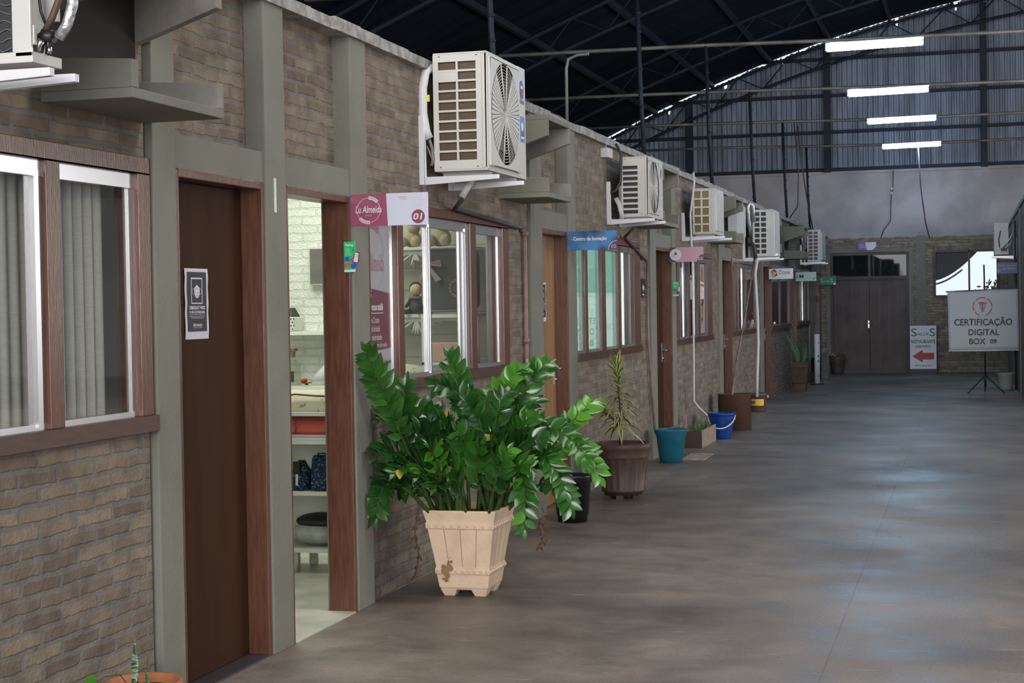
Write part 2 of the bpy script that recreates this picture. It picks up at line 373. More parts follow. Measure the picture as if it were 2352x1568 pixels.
# a flat face to print on: origin (lower left), u and v axes, n = normal
class Face:
    def __init__(s, o, u, v): s.o, s.u, s.v = Vector(o), Vector(u), Vector(v); s.n = s.u.cross(s.v).normalized()
    def p(s, a, b, k=1): return s.o + s.u*a + s.v*b + s.n*(.0008*k)
    def poly(s, mb, pts, k=1, mi=0): mb.add([s.p(a,b,k) for a,b in pts], [tuple(range(len(pts)))], mi)
    def rect(s, mb, a0, a1, b0, b1, k=1, mi=0): s.poly(mb, ((a0,b0),(a1,b0),(a1,b1),(a0,b1)), k, mi)
    def disc(s, mb, a, b, r, k=1, mi=0, n=28, ry=None): s.poly(mb, [(a+r*math.cos(2*PI*i/n), b+(ry or r)*math.sin(2*PI*i/n)) for i in range(n)], k, mi)
    def ring(s, mb, a, b, r, w, k=1, mi=0, n=36, t0=0, t1=2*PI):
        P = []
        for i in range(n+1):
            t = t0+(t1-t0)*i/n; P += [s.p(a+(r-w/2)*math.cos(t), b+(r-w/2)*math.sin(t), k), s.p(a+(r+w/2)*math.cos(t), b+(r+w/2)*math.sin(t), k)]
        mb.add(P, [(2*i, 2*i+1, 2*i+3, 2*i+2) for i in range(n)], mi)
    def line(s, mb, pts, w, k=1, mi=0):
        for (a0,b0),(a1,b1) in zip(pts, pts[1:]):
            d = Vector((a1-a0, b1-b0)); d.normalize(); q = Vector((-d.y, d.x))*w/2
            s.poly(mb, ((a0+q.x,b0+q.y),(a0-q.x,b0-q.y),(a1-q.x,b1-q.y),(a1+q.x,b1+q.y)), k, mi)
    def text(s, parent, txt, a0, a1, b0, b1, m, k=2, bold=0, shear=0, mirror=False, name='lettering', label=None):
        cu = bpy.data.curves.new('t', 'FONT'); cu.body = txt; cu.size = 1; cu.offset = bold; cu.shear = shear; cu.resolution_u = 3
        to = bpy.data.objects.new('t', cu); C.objects.link(to)
        dg = bpy.context.evaluated_depsgraph_get(); me = bpy.data.meshes.new_from_object(to.evaluated_get(dg))
        bpy.data.objects.remove(to); bpy.data.curves.remove(cu)
        xs = [v.co.x for v in me.vertices]; ys = [v.co.y for v in me.vertices]
        x0, x1, y0, y1 = min(xs), max(xs), min(ys), max(ys)
        off = Vector(parent['_o']) if '_o' in parent else Vector((0,0,0))
        for v in me.vertices:
            q = (v.co.x-x0)/(x1-x0); q = 1-q if mirror else q
            v.co = s.p(a0+(a1-a0)*q, b0+(b1-b0)*(v.co.y-y0)/(y1-y0), k) - off
        me.materials.clear(); me.materials.append(M[m]); me.name = name
        o = bpy.data.objects.new(name, me); C.objects.link(o); o.parent = parent; o['_o'] = tuple(off)
        if label: o['label'] = label
        return o

# ================================================================= THE SHELL
def roofz(x): return 8.02 + .185*x - .01854*x*x
XF = -3.135                     # face of the left brickwork
YB = 36.3                       # face of the end wall
struct(MB().box(-12.4, 22, -8, YB+.2, -.12, 0).build('floor', 'floor'), 'worn grey brown concrete floor of the market hall', 'floor')
# roof: shallow arch of sheeting, with purlins, and lattice trusses below
rf = MB(); xs = [-12.3 + i*.6 for i in range(58)]
for a, b in zip(xs, xs[1:]):
    rf.hexa([(a,-1,roofz(a)),(b,-1,roofz(b)),(b,YB+.1,roofz(b)),(a,YB+.1,roofz(a)),(a,-1,roofz(a)+.04),(b,-1,roofz(b)+.04),(b,YB+.1,roofz(b)+.04),(a,YB+.1,roofz(a)+.04)])
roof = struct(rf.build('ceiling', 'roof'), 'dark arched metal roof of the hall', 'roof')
pl = MB()
for i in range(17):
    x = -11.9 + i*1.29; z = roofz(x)
    pl.hexa([(x-.03,-1,z-.11),(x+.03,-1,z-.10),(x+.03,YB-.02,z-.10),(x-.03,YB-.02,z-.11),(x-.03,-1,z-.012),(x+.03,-1,z),(x+.03,YB-.02,z),(x-.03,YB-.02,z-.012)])
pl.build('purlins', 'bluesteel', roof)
def truss(Y, label, group=None):
    t = thing('roof_truss', label, 'truss', (0, Y, 8), group)
    xs = [-12 + i*.55 for i in range(42)]
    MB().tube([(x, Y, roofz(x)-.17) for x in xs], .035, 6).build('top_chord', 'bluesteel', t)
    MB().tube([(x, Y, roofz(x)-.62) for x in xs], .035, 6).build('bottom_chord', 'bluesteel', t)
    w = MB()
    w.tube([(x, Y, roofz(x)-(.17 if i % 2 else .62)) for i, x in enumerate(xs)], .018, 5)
    w.build('web', 'bluesteel', t)
truss(YB-.35, 'lattice roof truss against the corrugated end gable')
for Y in (30.4, 24.9, 19.4): truss(Y, 'dark lattice roof truss crossing the hall in front of the gable', 'dark lattice roof trusses')
for Y in (13.9, 8.4): truss(Y, 'near black lattice roof truss in the shadow above the shop roofs', 'near roof trusses')

# end wall
ew = MB()
for x0, x1, z0, z1 in ((-3.4,-2.93,0,2.95),(-2.93,-1.24,2.63,2.95),(-1.24,-.74,0,2.95),(-.74,.64,0,1.62),(-.74,.64,2.64,2.95),(.64,1.6,0,2.95)):
    ew.box(x0, x1, YB, YB+.15, z0, z1)
endw = struct(ew.build('wall_back', 'brickx'), 'brick end wall with double doors and a window', 'wall')
MB().box(-1.09,-.89,YB-.03,YB+.1,0,2.97).build('pilaster', 'paint', endw)
b = MB(); b.box(-3.02,-2.93,YB-.03,YB+.1,0,2.72); b.box(-1.24,-1.15,YB-.03,YB+.1,0,2.72); b.box(-2.93,-1.24,YB-.03,YB+.1,2.63,2.72)
b.build('door_surround', 'paint', endw)
p = MB(); p.box(-12.3,22,YB+.03,YB+.15,2.95,4.44); p.box(-12.3,-3.4,YB+.03,YB+.15,0,2.95); p.box(1.6,22,YB+.03,YB+.15,0,2.95)
p.box(-12.3, 22, YB-.02, YB+.03, 4.36, 4.44)
p.build('plaster_band', 'plaster', endw)
cr = MB(); random.seed(4); N = 1240; st = 34.2/N; tops = []
lk = [-7.75,-6.47,-5.19,-3.9,-2.71,-1.45,-.2,1.1,2.4]
g = .03
for i in range(N+1):
    x = -12.3+i*st; ph = i % 4; y = YB+.06 + (0,.022,.022,0)[ph]
    if i % 2 == 0: g = max(.010, min(.045, g + random.uniform(-.02,.02)))
    gap = g + (.010 if ph in (1,2) else 0)
    if random.random() < (.3 if x < -6.5 else .06): gap = 0
    if any(abs(x-q) < .034 for q in lk): gap = .20
    tops.append((x, y, roofz(x)-gap))
for (xa,ya,za),(xb,yb,zb) in zip(tops, tops[1:]): cr.add([(xa,ya,4.40),(xb,yb,4.40),(xb,yb,zb),(xa,ya,za)], [(0,1,2,3)])
cr.build('corrugated_gable', 'corr', endw)
gd = MB()
for z in (5.25, 6.05, 6.85): gd.box(-9.5+(z-5.25)*1.5, 14, YB-.03, YB+.04, z, z+.07)
for x in (-6.0, -2.95, .35, 3.6): gd.box(x-.07, x+.07, YB-.14, YB+.03, 4.4, roofz(x)-.2)
gd.box(-9, 14, YB-.04, YB+.03, 4.42, 4.50)
gd.build('gable_girts', 'bluesteel', endw)
wl = struct(MB().box(-12.4,-12.3,-1,YB,0,4.0).build('wall_far_left', 'roof'), 'dark outer wall of the hall behind the shops', 'wall')

# double door in the end wall
d = thing('door_9', 'dull brown double doors in the end wall under dark transom panes', 'door', (-2.08, YB, 0), kind='structure')
f = MB(); X0, X1 = -2.93, -1.24
for a, c in ((X0,X0+.06),(X1-.06,X1)): f.box(a,c,YB-.01,YB+.12,0,2.63)
for a, c in ((2.57,2.63),(2.04,2.11)): f.box(X0+.06,X1-.06,YB-.01,YB+.12,a,c)
f.box(-2.115,-2.06,YB-.01,YB+.12,2.11,2.57); f.build('frame', 'enddoor', d)
for k, (a, c) in enumerate(((X0+.065,-2.095),(-2.085,X1-.065))):
    lf = MB().box(a,c,YB+.03,YB+.07,.01,2.04).build('leaf', 'enddoor', d)
    e = MB()
    for q in range(4): e.box(a+.02+q*.19, a+.025+q*.19, YB+.026, YB+.032, .05, 2.0)
    e.build('board_joints', 'sillwood', lf)
h = MB(); h.box(-2.125,-2.10,YB+.012,YB+.032,.98,1.14); h.tube([(-2.112,YB+.01,1.08),(-2.112,YB-.03,1.08),(-2.02,YB-.03,1.08)], .011, 8); h.build('handle', 'steel', d)
pn = MB(); pn.box(X0+.06,-2.115,YB+.04,YB+.05,2.11,2.57); pn.box(-2.06,X1-.06,YB+.04,YB+.05,2.11,2.57); pn.build('transom_panes', 'glass2', d)
struct(MB().box(-3.4, -.95, YB+1.6, YB+1.7, -.1, 4.0).build('wall_outer', 'exterior'), 'dark outer wall behind the transom panes', 'wall')
bpy.data.objects['wall_outer'].scale = (1,1,1)
# window in the end wall with a white awning outside
w = thing('window_9', 'bright window in the end wall above the hanging banner', 'window', (-.05, YB, 1.63), kind='structure')
f = MB()
for a, c in ((-.74,-.68),(.58,.64),(-.005,.035)): f.box(a,c,YB-.02,YB+.1,1.62,2.64)
for a, c in ((1.62,1.67),(2.59,2.64)): f.box(-.68,.58,YB-.02,YB+.1,a,c)
f.build('frame', 'enddoor', w); MB().box(-.68,.58,YB+.05,YB+.056,1.67,2.59).build('pane', 'glass3', w)
aw = MB(); q = []
for i in range(25):      # dark canopy sweeping up to the right, with a pale hem
    u = i/24; x = -.76+.95*u; lo = 1.98+.62*u**1.7
    q.append((x, lo))
for (xa, za), (xb, zb) in zip(q, q[1:]):
    aw.hexa([(xa,YB+.16,za),(xb,YB+.16,zb),(xb,YB+.9,zb+.10),(xa,YB+.9,za+.10),(xa,YB+.16,2.9),(xb,YB+.16,2.9),(xb,YB+.9,3.0),(xa,YB+.9,3.0)])
cn = tag(aw.build('canopy', 'exterior'), 'dark canopy outside, seen at the upper left of the end wall window', 'canopy')
hm = MB()
hm.tube([(xa, YB+.158, za-.075) for xa, za in q[:17]], .022, 6); hm.build('pale_hem', 'greyblock', cn)
sh = thing('shrub', 'dark shrub outside, at the lower right of the end wall window', 'shrub', (.45, YB+1.2, 0)); m = MB(); random.seed(9)
for i in range(900):
    a = random.uniform(0, 2*PI); r = random.random()**.5; zz = random.random()
    p_ = Vector((.52+.42*r*math.cos(a), YB+1.2+.35*r*math.sin(a), .25+(1.78-.45*r*r)*zz)); d_ = Vector((random.uniform(-1,1),random.uniform(-1,1),random.uniform(-.2,1))).normalized(); s_ = d_.orthogonal().normalized()*.035
    m.add([p_, p_+d_*.06+s_, p_+d_*.13, p_+d_*.06-s_], [(0,1,2,3)])
m.build('leaves', 'leaf', sh); MB().tube([(.52,YB+1.2,-.05),(.52,YB+1.2,1.2)], .03, 6).build('stem', 'stalkd', sh)
struct(MB().box(-3.4,2.2,YB+.2,YB+6,-.14,-.02).build('floor_outside', 'greyblock'), 'pale paving outside the end wall window', 'ground')

# ----------------------------------------------------------------- left row of shops
WIN = [(3.2,5.80),(8.24,11.0),(13.03,15.74),(17.75,20.40),(22.22,24.86),(26.80,29.66),(30.92,33.36)]
DOOR = [(6.02,6.90),(7.13,7.985),(11.93,12.77),(16.58,17.53),(21.27,22.20),(25.72,26.78),(29.90,30.90),(34.40,35.60)]
COL = [(5.825,6.02),(6.90,7.13),(7.985,8.22),(11.60,11.93),(12.77,13.03),(16.27,16.58),(17.53,17.75),(20.98,21.27),(25.45,25.72),(33.40,34.38),(35.62,35.9)]
STRIP = [(11.0,11.6),(15.74,16.27),(20.40,20.98),(24.86,25.45),(29.66,29.90),(35.9,YB)]
bw = MB(); XB = XF-.14
for a, c in WIN: bw.box(XB, XF, a, c, 0, 1.128); bw.box(XB, XF, a, c, 2.20, 3.02)
for a, c in STRIP: bw.box(XB, XF, a, c, 0, 3.02)
for a, c in DOOR: bw.box(XB-.03, -3.205, a, c, 2.32, 3.02)
wall = struct(bw.build('wall_left', 'brick'), 'long tan brick wall of small shops along the left side', 'wall')
for a, c in COL: MB().box(XB-.01, -3.108, a, c, 0, 3.03).build('column', 'paint', wall, .006)
for a, c in DOOR: MB().box(XB-.01, -3.122, a, c, 2.185, 2.325).build('lintel', 'paint', wall)
cp = MB(); random.seed(7); y = 2.6
while y < YB:
    y2 = min(YB, y+random.uniform(.25,.6)); j = random.uniform(-.006,.008)
    cp.box(-3.34, -3.092+j, y, y2, 3.02, 3.082+j); y = y2
cp.build('coping', 'coping', wall)
# side room boxes behind the frontage
rm = MB()
rm.box(-6.5,-6.4,2.5,YB,0,3.0); rm.box(-6.4,XB,2.4,2.5,0,3.0); rm.box(-6.4,XB,7.0,7.04,0,3.0)
rm.box(-6.4,XB-.02,16.35,16.45,0,2.95); rm.box(-6.4,XB-.02,21.0,21.1,0,2.95); rm.box(-6.4,XB-.02,25.5,25.6,0,2.95)
struct(rm.build('wall_shop_backs', 'whitepaint'), 'inner partition walls of the shops', 'wall')
struct(MB().box(-6.4,XB-.01,11.47,11.59,0,2.95).build('wall_shop_end', 'whitebrick'), 'white painted brick wall inside the open shop', 'wall')
struct(MB().box(-6.45,-3.29,2.5,YB,2.95,3.01).build('ceiling_shops', 'whitepaint'), 'flat ceiling over the shops', 'ceiling')
struct(MB().box(-6.4,-3.28,7.04,11.47,0,.006).build('floor_shop', 'roomfloor'), 'pale cement floor inside the open shop', 'floor')

def door(i, y0, y1, leafmat, label, hand=True, hz=1.06, opened=False):
    d = thing('door_%d' % i, label, 'door', (XF, (y0+y1)/2, 0), kind='structure')
    f = MB(); t = .035
    f.box(-3.262,-3.118,y0,y0+t,0,2.185); f.box(-3.262,-3.118,y1-t,y1,0,2.185); f.box(-3.262,-3.118,y0+t,y1-t,2.15,2.185)
    f.build('frame', 'wood', d, .004)
    if opened: lf = MB().box(-4.06,-3.275,y0+.005,y0+.037,.012,2.145)
    else: lf = MB().box(-3.258,-3.22,y0+t+.003,y1-t-.003,.012,2.147)
    lf = lf.build('leaf', leafmat, d, .002)
    if hand:
        yy = y1-t-.055; h = MB()
        h.box(-3.222,-3.214,yy-.02,yy+.02,hz-.10,hz+.10)
        h.tube([(-3.216,yy,hz+.03),(-3.165,yy,hz+.03),(-3.162,yy-.02,hz+.03),(-3.162,yy-.11,hz+.028)], .0085, 8)
        h.lathe([(.011,-.012),(.011,.012)], (-3.212,yy,hz-.06), 10)
        h.build('handle', 'steel', lf)
    return d
door(1, 6.02, 6.90, 'doordark', 'dark brown closed door with a mask notice, nearest the camera', False)
door(2, 7.13, 7.985, 'doordark', 'brown door frame standing open into the lit shop', False, opened=True)
door(3, 11.93, 12.77, 'dooroak', 'honey coloured door behind the big pot plant')
for i, (a, c), t in ((4, DOOR[3], 'dark brown door between the second and third shop signs'), (5, DOOR[4], 'dark brown door behind the rusty brown drum'), (6, DOOR[5], 'dark brown door beside the dark paint bucket'),
                     (7, DOOR[6], 'dark brown door behind the tapered brown planter'), (8, DOOR[7], 'dark brown door at the far end beside the green sign')):
    door(i, a, c, 'doordark', t)
struct(MB().box(-3.28,-3.115,7.166,7.95,0,.006).build('trim_2', 'roomfloor'), 'pale worn threshold of the open shop doorway', 'threshold')
# stepped sill under the first door
struct(MB().box(-3.30,-3.12,6.055,6.865,0,.01).build('trim_1', 'darkpipe'), 'dark slate threshold under the first door', 'threshold')

def window(i, y0, y1, mull, label, jl=.055, jr=.10, glass='glass', sash=(), fm='wood', xg=-3.147, sw=(.02,.028)):
    w = thing('window_%d' % i, label, 'window', (XF, (y0+y1)/2, 1.13), kind='structure')
    f = MB(); f.box(-3.205,-3.112,y0,y0+jl,1.19,2.14); f.box(-3.205,-3.112,y1-jr,y1,1.19,2.14); f.box(-3.205,-3.112,y0,y1,2.14,2.205)
    f.build('frame', fm, w, .003)
    MB().box(-3.215,-3.098,y0,y1+.02,1.125,1.19).build('sill', 'sillwood', w, .003)
    for a, c in mull: MB().box(-3.205,-3.116,a,c,1.19,2.14).build('mullion', fm, w, .003)
    ed = [y0+jl] + [q for m in mull for q in m] + [y1-jr]
    s = MB(); gl = MB()
    for k in range(0, len(ed), 2):
        a, c = ed[k], ed[k+1]
        s.box(xg-.018,xg+.012,a,c,1.19,1.212); s.box(xg-.018,xg+.012,a,c,2.08,2.14)
        s.box(xg-.018,xg+.006,a,a+sw[0],1.212,2.08); s.box(xg-.018,xg+.006,c-sw[1],c,1.212,2.08)
        gl.box(xg-.002,xg,a+sw[0],c-sw[1],1.212,2.08)
    e = MB()
    for a, c, dx in sash: e.box(xg-.015+dx,xg+.006+dx,a,c,1.20,2.10)
    if sash: e.build('sash_stile', 'alu', w)
    s.build('sash', 'alu' if xg < -3.14 else 'rod', w); gl.build('panes', glass, w)
    return w
W1 = window(1, 3.2, 5.80, [(5.06,5.15)], 'brown framed window with grey vertical blinds, nearest the camera', jr=.09, sash=((5.0,5.03,.012),))
W2 = window(2, 8.22, 11.0, [(8.70,8.80),(10.10,10.23)], 'brown framed shop window showing a dark suitcase and plush toys', jl=.03, jr=.15, sash=((9.26,9.29,.004),(9.30,9.325,.012),(9.93,9.99,.0),(10.03,10.09,.012)))
W3 = window(3, 13.03, 15.74, [(13.36,13.47),(14.0,14.18),(14.70,14.83)], 'brown framed window with teal film under the blue sign', jr=.30, jl=.02, sash=((15.0,15.05,.004),), xg=-3.134, sw=(.006,.006))
W4 = window(4, 17.75, 20.40, [(17.90,18.02),(18.60,18.74),(19.30,19.47)], 'brown framed window under the pink sign', jl=.03, jr=.38, sash=((18.34,18.42,.004),(19.08,19.16,.004)), xg=-3.134, sw=(.006,.006))
W5 = window(5, 22.22, 24.86, [(22.55,22.75),(23.65,23.80)], 'brown framed window with a bright gap in the curtains beside the hoses', jl=.06, jr=.1, sash=((23.3,23.4,.004),), xg=-3.134, sw=(.006,.006))
W6 = window(6, 26.80, 29.66, [(28.1,28.2)], 'dark curtained window under the cone shop sign', jl=.06, jr=.1, xg=-3.134, sw=(.004,.006))
W7 = window(7, 30.92, 33.36, [(31.35,31.5),(32.4,32.55)], 'farthest small window with bright metal stiles', jl=.1, jr=.12, sash=((31.65,31.75,.004),(32.1,32.2,.004),(32.65,32.7,.004)), xg=-3.134, sw=(.006,.006))

# blinds of the first window
bl = thing('vertical_blind', 'grey vertical slat blinds hanging inside the nearest window', 'blind', (-3.3, 4.4, 2.13))
s = MB(); y = 3.3; k = 0
while y < 5.64:
    P_ = []
    for q in range(7):      # one curved fabric slat
        u = q/6; dx = -.010+.014*u; dy = .054*u; bow = .016*math.sin(PI*u); P_.append((-3.25+dx+bow*.95, y+dy-bow*.2))
    vs = [(a_, b_, zz) for zz in (1.20, 2.10) for a_, b_ in P_] + [(a_-.002, b_+.0015, zz) for zz in (1.20, 2.10) for a_, b_ in P_]
    s.add(vs, [(i, i+1, i+8, i+7) for i in range(6)] + [(i+14, i+21, i+22, i+15) for i in range(6)] + [(0,7,21,14),(6,20,27,13)], 0, True)
    y += .072
s.build('slats', 'blind', bl); MB().box(-3.27,-3.215,3.25,5.78,2.10,2.135).build('rail', 'whitealu', bl)
# film, curtains
tf = thing('window_film', 'teal film covering the panes under the blue sign', 'window film', (-3.2, 14.3, 1.2))
for a, c in ((13.06,13.36),(13.48,13.99),(14.19,14.69),(14.84,15.0)):
    f = MB().box(-3.1425,-3.140,a,c,1.70,2.08).build('film', 'tealfilm', tf); MB().box(-3.1425,-3.140,a,c,1.212,1.6995).build('frosted_band', 'frost', f); MB().box(-3.1389,-3.1382,c-.14,c-.02,1.212,2.08).build('pale_edge', 'frost', f)
fc = Face((-3.1385, 0, 0), (0,1,0), (0,0,1))
for t, a, c, z in (('C',13.10,13.20,1.43),('TA',13.08,13.22,1.335),('9',13.11,13.19,1.24),('ET',13.58,13.82,1.43),('D',13.60,13.76,1.335),('B',13.60,13.75,1.24)):
    fc.text(tf, t, a, c, z, z+.055, 'tealfilm', mirror=True, bold=.02)  # mirrored letters painted on the film stand in for a banner's reflection
def curtain(y0, y1, x, m, label, amp=.02, n=9, z0=1.16, z1=2.13):
    c = MB(); K = n*8
    ps = [(x+amp*math.sin(2*PI*n*i/K)+.4*amp*math.sin(5.3*i/K*n), y0+(y1-y0)*i/K) for i in range(K+1)]
    for (xa,ya),(xb,yb) in zip(ps, ps[1:]): c.add([(xa,ya,z0),(xb,yb,z0),(xb,yb,z1),(xa,ya,z1)], [(0,1,2,3)], 0, True)
    o = tag(c.build('curtain', m), label, 'curtain')
    md = o.modifiers.new('thick', 'SOLIDIFY'); md.thickness = .002
    return o
curtain(15.05, 15.43, -3.16, 'curtain', 'pale curtain beside the teal film')
curtain(18.04, 18.3, -3.17, 'curtain', 'narrow pale curtain behind the second green payment sign')
curtain(22.3, 23.25, -3.17, 'curtain', 'pale curtain left of the bright gap in the fifth window')
curtain(23.82, 24.75, -3.17, 'curtaindark', 'brown curtain right of the bright gap in the fifth window')
curtain(26.87, 29.55, -3.17, 'curtaindark', 'brown curtain under the cone shop sign', n=16)
curtain(31.02, 33.24, -3.17, 'curtaindark', 'dark curtain in the farthest small window', n=12)
# poster with food in the fourth window
ps = thing('window_poster', 'white food poster in the window under the pink sign', 'poster', (-3.15, 19.8, 1.2))
MB().box(-3.15,-3.145,19.48,19.98,1.22,2.07).build('sheet', 'paper', ps)
fc = Face((-3.1445, 19.47, 1.22), (0,1,0), (0,0,1)); m = MB(); random.seed(3)
for i in range(16):
    z = .15+.62*i/15; fc.disc(m, .30+random.uniform(-.06,.08), z, random.uniform(.04,.08), 1+i*.2, random.choice((0,1,1,2)), 12, random.uniform(.03,.05))
m.build('printed_food', ['maroon','yellow','orange'], ps)

# right hand row, only its far end shows
rw = MB(); rw.box(.80,.95,24.5,YB,0,3.02)
wr = struct(rw.build('wall_right', 'brick'), 'brick wall of the opposite shops at the right edge', 'wall')
MB().box(.78,.86,27.1,27.35,0,3.05).build('column', 'paint', wr); MB().box(.78,.86,30.9,31.2,0,3.05).build('column', 'paint', wr)
MB().box(.78,.97,24.5,YB,3.02,3.09).build('coping', 'coping', wr)

# ================================================================= LIGHT FITTINGS ON RAILS
def rail(Y, z0, z1, z2, label, top, xl=-6.8, lamp=None, llab=None, xw=-3.2, glab=None):
    t = thing('lamp_rail', label, 'rail', (xw, Y, 3.08), glab)
    r = MB(); r.tube([(xl,Y,z0),(-5,Y,z0-.01),(xw,Y,z1),(-1.3,Y,z1-.04),(1.2,Y,z2)], .026, 8); r.build('rail', 'rod', t)
    p = MB(); p.tube([(xw+.06,Y,3.07),(xw+.03,Y,3.7),(xw,Y,top)], .023, 8)
    for k in range(9): p.lathe([(.027,-.012),(.027,.012)], (xw+.05-.005*k, Y, 3.2+k*.19), 8)
    p.build('post', 'bluesteel', t)
    if lamp:
        x0, x1, zb = lamp
        l = thing('fluorescent_lamp', llab, 'lamp', ((x0+x1)/2, Y-.06, zb+.12), 'fluorescent lamps in a row over the walkway' if glab else None)
        h = MB(); h.hexa([(x0,Y-.065,zb+.03),(x1,Y-.065,zb+.045),(x1,Y-.01,zb+.045),(x0,Y-.01,zb+.03),(x0,Y-.07,zb+.10),(x1,Y-.07,zb+.115),(x1,Y-.005,zb+.115),(x0,Y-.005,zb+.10)])
        h.box(x0,x0+.02,Y-.1,Y+.02,zb,zb+.06); h.box(x1-.02,x1,Y-.1,Y+.02,zb+.01,zb+.075); h.build('housing', 'lampwhite', l)
        for dy in (-.088, .013): MB().tube([(x0+.02,Y+dy,zb+.025),(x1-.02,Y+dy,zb+.04)], .019, 10).build('tube', 'tube', l)
        MB().tube([(x0+.25,Y-.02,zb+.10),(x0+.25,Y-.02,z1)], .006, 6).build('hanger', 'rod', l); MB().tube([(x1-.25,Y-.02,zb+.11),(x1-.25,Y-.02,z1-.02)], .006, 6).build('hanger', 'rod', l)
rail(11.7, 4.9, 4.87, 4.85, 'rail above the picture whose post stands behind the largest air conditioner', 4.9, -6.8, None, None, -3.45)
rail(16.2, 4.9, 4.86, 4.84, 'rail above the picture whose post stands behind the second large air conditioner', 4.88, -6.8, (-1.69,-.50,4.70), 'fluorescent lamp just above the picture, nearest of the row')
rail(20.7, 4.90, 4.877, 4.82, 'dull metal rail carrying the highest of the visible lamps', 4.9, lamp=(-1.69,-.50,4.70), llab='lit fluorescent lamp, highest and largest of the four in the photo')
rail(25.0, 4.86, 4.824, 4.76, 'dull metal rail carrying the second visible lamp from the top', 4.85, lamp=(-1.726,-.537,4.65), llab='lit fluorescent lamp, second from the top of the four')
rail(29.6, 4.87, 4.83, 4.80, 'dull metal rail carrying the third visible lamp from the top', 4.84, lamp=(-1.706,-.515,4.71), llab='lit fluorescent lamp, third from the top of the four')
rail(34.0, 4.835, 4.78, 4.757, 'dull metal rail carrying the lowest visible lamp, close to the gable', 4.80, lamp=(-1.671,-.503,4.655), llab='lit fluorescent lamp, lowest of the four, nearest the end wall')
# thin conduit bent over the wall top, hanging cables
tag(MB().tube([(-3.3,13.57,3.08),(-3.3,13.57,3.62),(-3.28,13.57,3.70),(-3.2,13.57,3.73),(-3.1,13.57,3.735)], .014, 8).build('bent_conduit', 'rod'), 'thin grey conduit with a bent top standing on the wall top', 'conduit')
def cable(pts, r, label, m='darkpipe', name='hanging_cable', grp=None): return tag(MB().tube(pts, r, 6).build(name, m), label, 'cable', grp)
cable([(-.96,34.0,4.76),(-.93,34.6,3.9),(-.86,35.3,3.2),(-.80,36.25,2.9)], .012, 'thin rod hanging from the lowest lamp rail down to the end wall', 'rod')
cable([(-3.0,30.3,4.82),(-2.95,30.3,4.2),(-2.86,30.4,3.5),(-2.87,31.6,2.99),(-3.0,31.7,2.97)], .012, 'dark cable dropping to the farthest air conditioner')
cable([(-3.0,29.62,4.8),(-2.93,29.62,3.9),(-2.95,29.62,3.3),(-3.1,29.62,3.09)], .012, 'dark cable hanging left of the cable of the farthest air conditioner')
c = MB(); c.tube([(-1.55,36.27,4.4),(-1.56,36.27,4.0),(-1.60,36.27,3.8),(-1.62,36.27,3.3),(-1.78,36.27,3.1),(-1.83,36.27,2.93)], .010, 6)
for z in (4.0, 3.9): c.ball((-1.585,36.24,z), .03, 8, 1)
tag(c.build('wall_cable', ['darkpipe','lampwhite']), 'cable with two small white lights fixed down the plastered end wall', 'cable')
# cables along the wall top
random.seed(5)
pts = [(-3.16+random.uniform(-.03,.03), 9.6+i*.45, 3.10+random.uniform(0,.025)) for i in range(26)]
cable(pts, .008, 'dark cable lying along the top of the shop wall')

# ================================================================= CONCRETE NICHES
NL = ['above the nearest window, beside the nearest air conditioner', 'beyond the largest air conditioner', 'behind the round fan air conditioner', 'behind the third air conditioner in the row', 'behind the air conditioner with rounded grille holes', 'before the farthest air conditioner', 'below the farthest air conditioner']
for (a, c), t in zip(((5.07,5.79),(10.845,11.52),(15.245,16.11),(20.21,20.95),(24.6,25.35),(29.0,29.7),(33.2,34.0)), NL):
    n = thing('concrete_niche', 'grey concrete niche of tray and hood ' + t, 'ledge', (XF, (a+c)/2, 2.34))
    x = -2.778
    MB().box(XF-.02, x, a, c, 2.342, 2.378).build('tray_slab', 'paint', n, .004)
    for q, e in ((a, a+.05), (c-.05, c)):
        m1 = 'paint' if q == a else 'rawconc'
        MB().hexa([(XF-.02,q,2.378),(x,q,2.378),(x,e,2.378),(XF-.02,e,2.378),(XF-.02,q,2.50),(x,q,2.476),(x,e,2.476),(XF-.02,e,2.50)]).build('tray_fin', m1, n, .004)
        MB().hexa([(XF-.02,q,2.64),(x,q,2.765),(x,e,2.765),(XF-.02,e,2.64),(XF-.02,q,2.875),(x,q,2.875),(x,e,2.875),(XF-.02,e,2.875)]).build('hood_fin', m1, n, .004)
    MB().box(XF-.02, x, a, c, 2.875, 2.912).build('hood_slab', 'paint', n, .004)
    MB().box(XF-.01, XF+.006, a+.05, c-.05, 2.378, 2.875).build('closing_board', 'nicheshade', n)

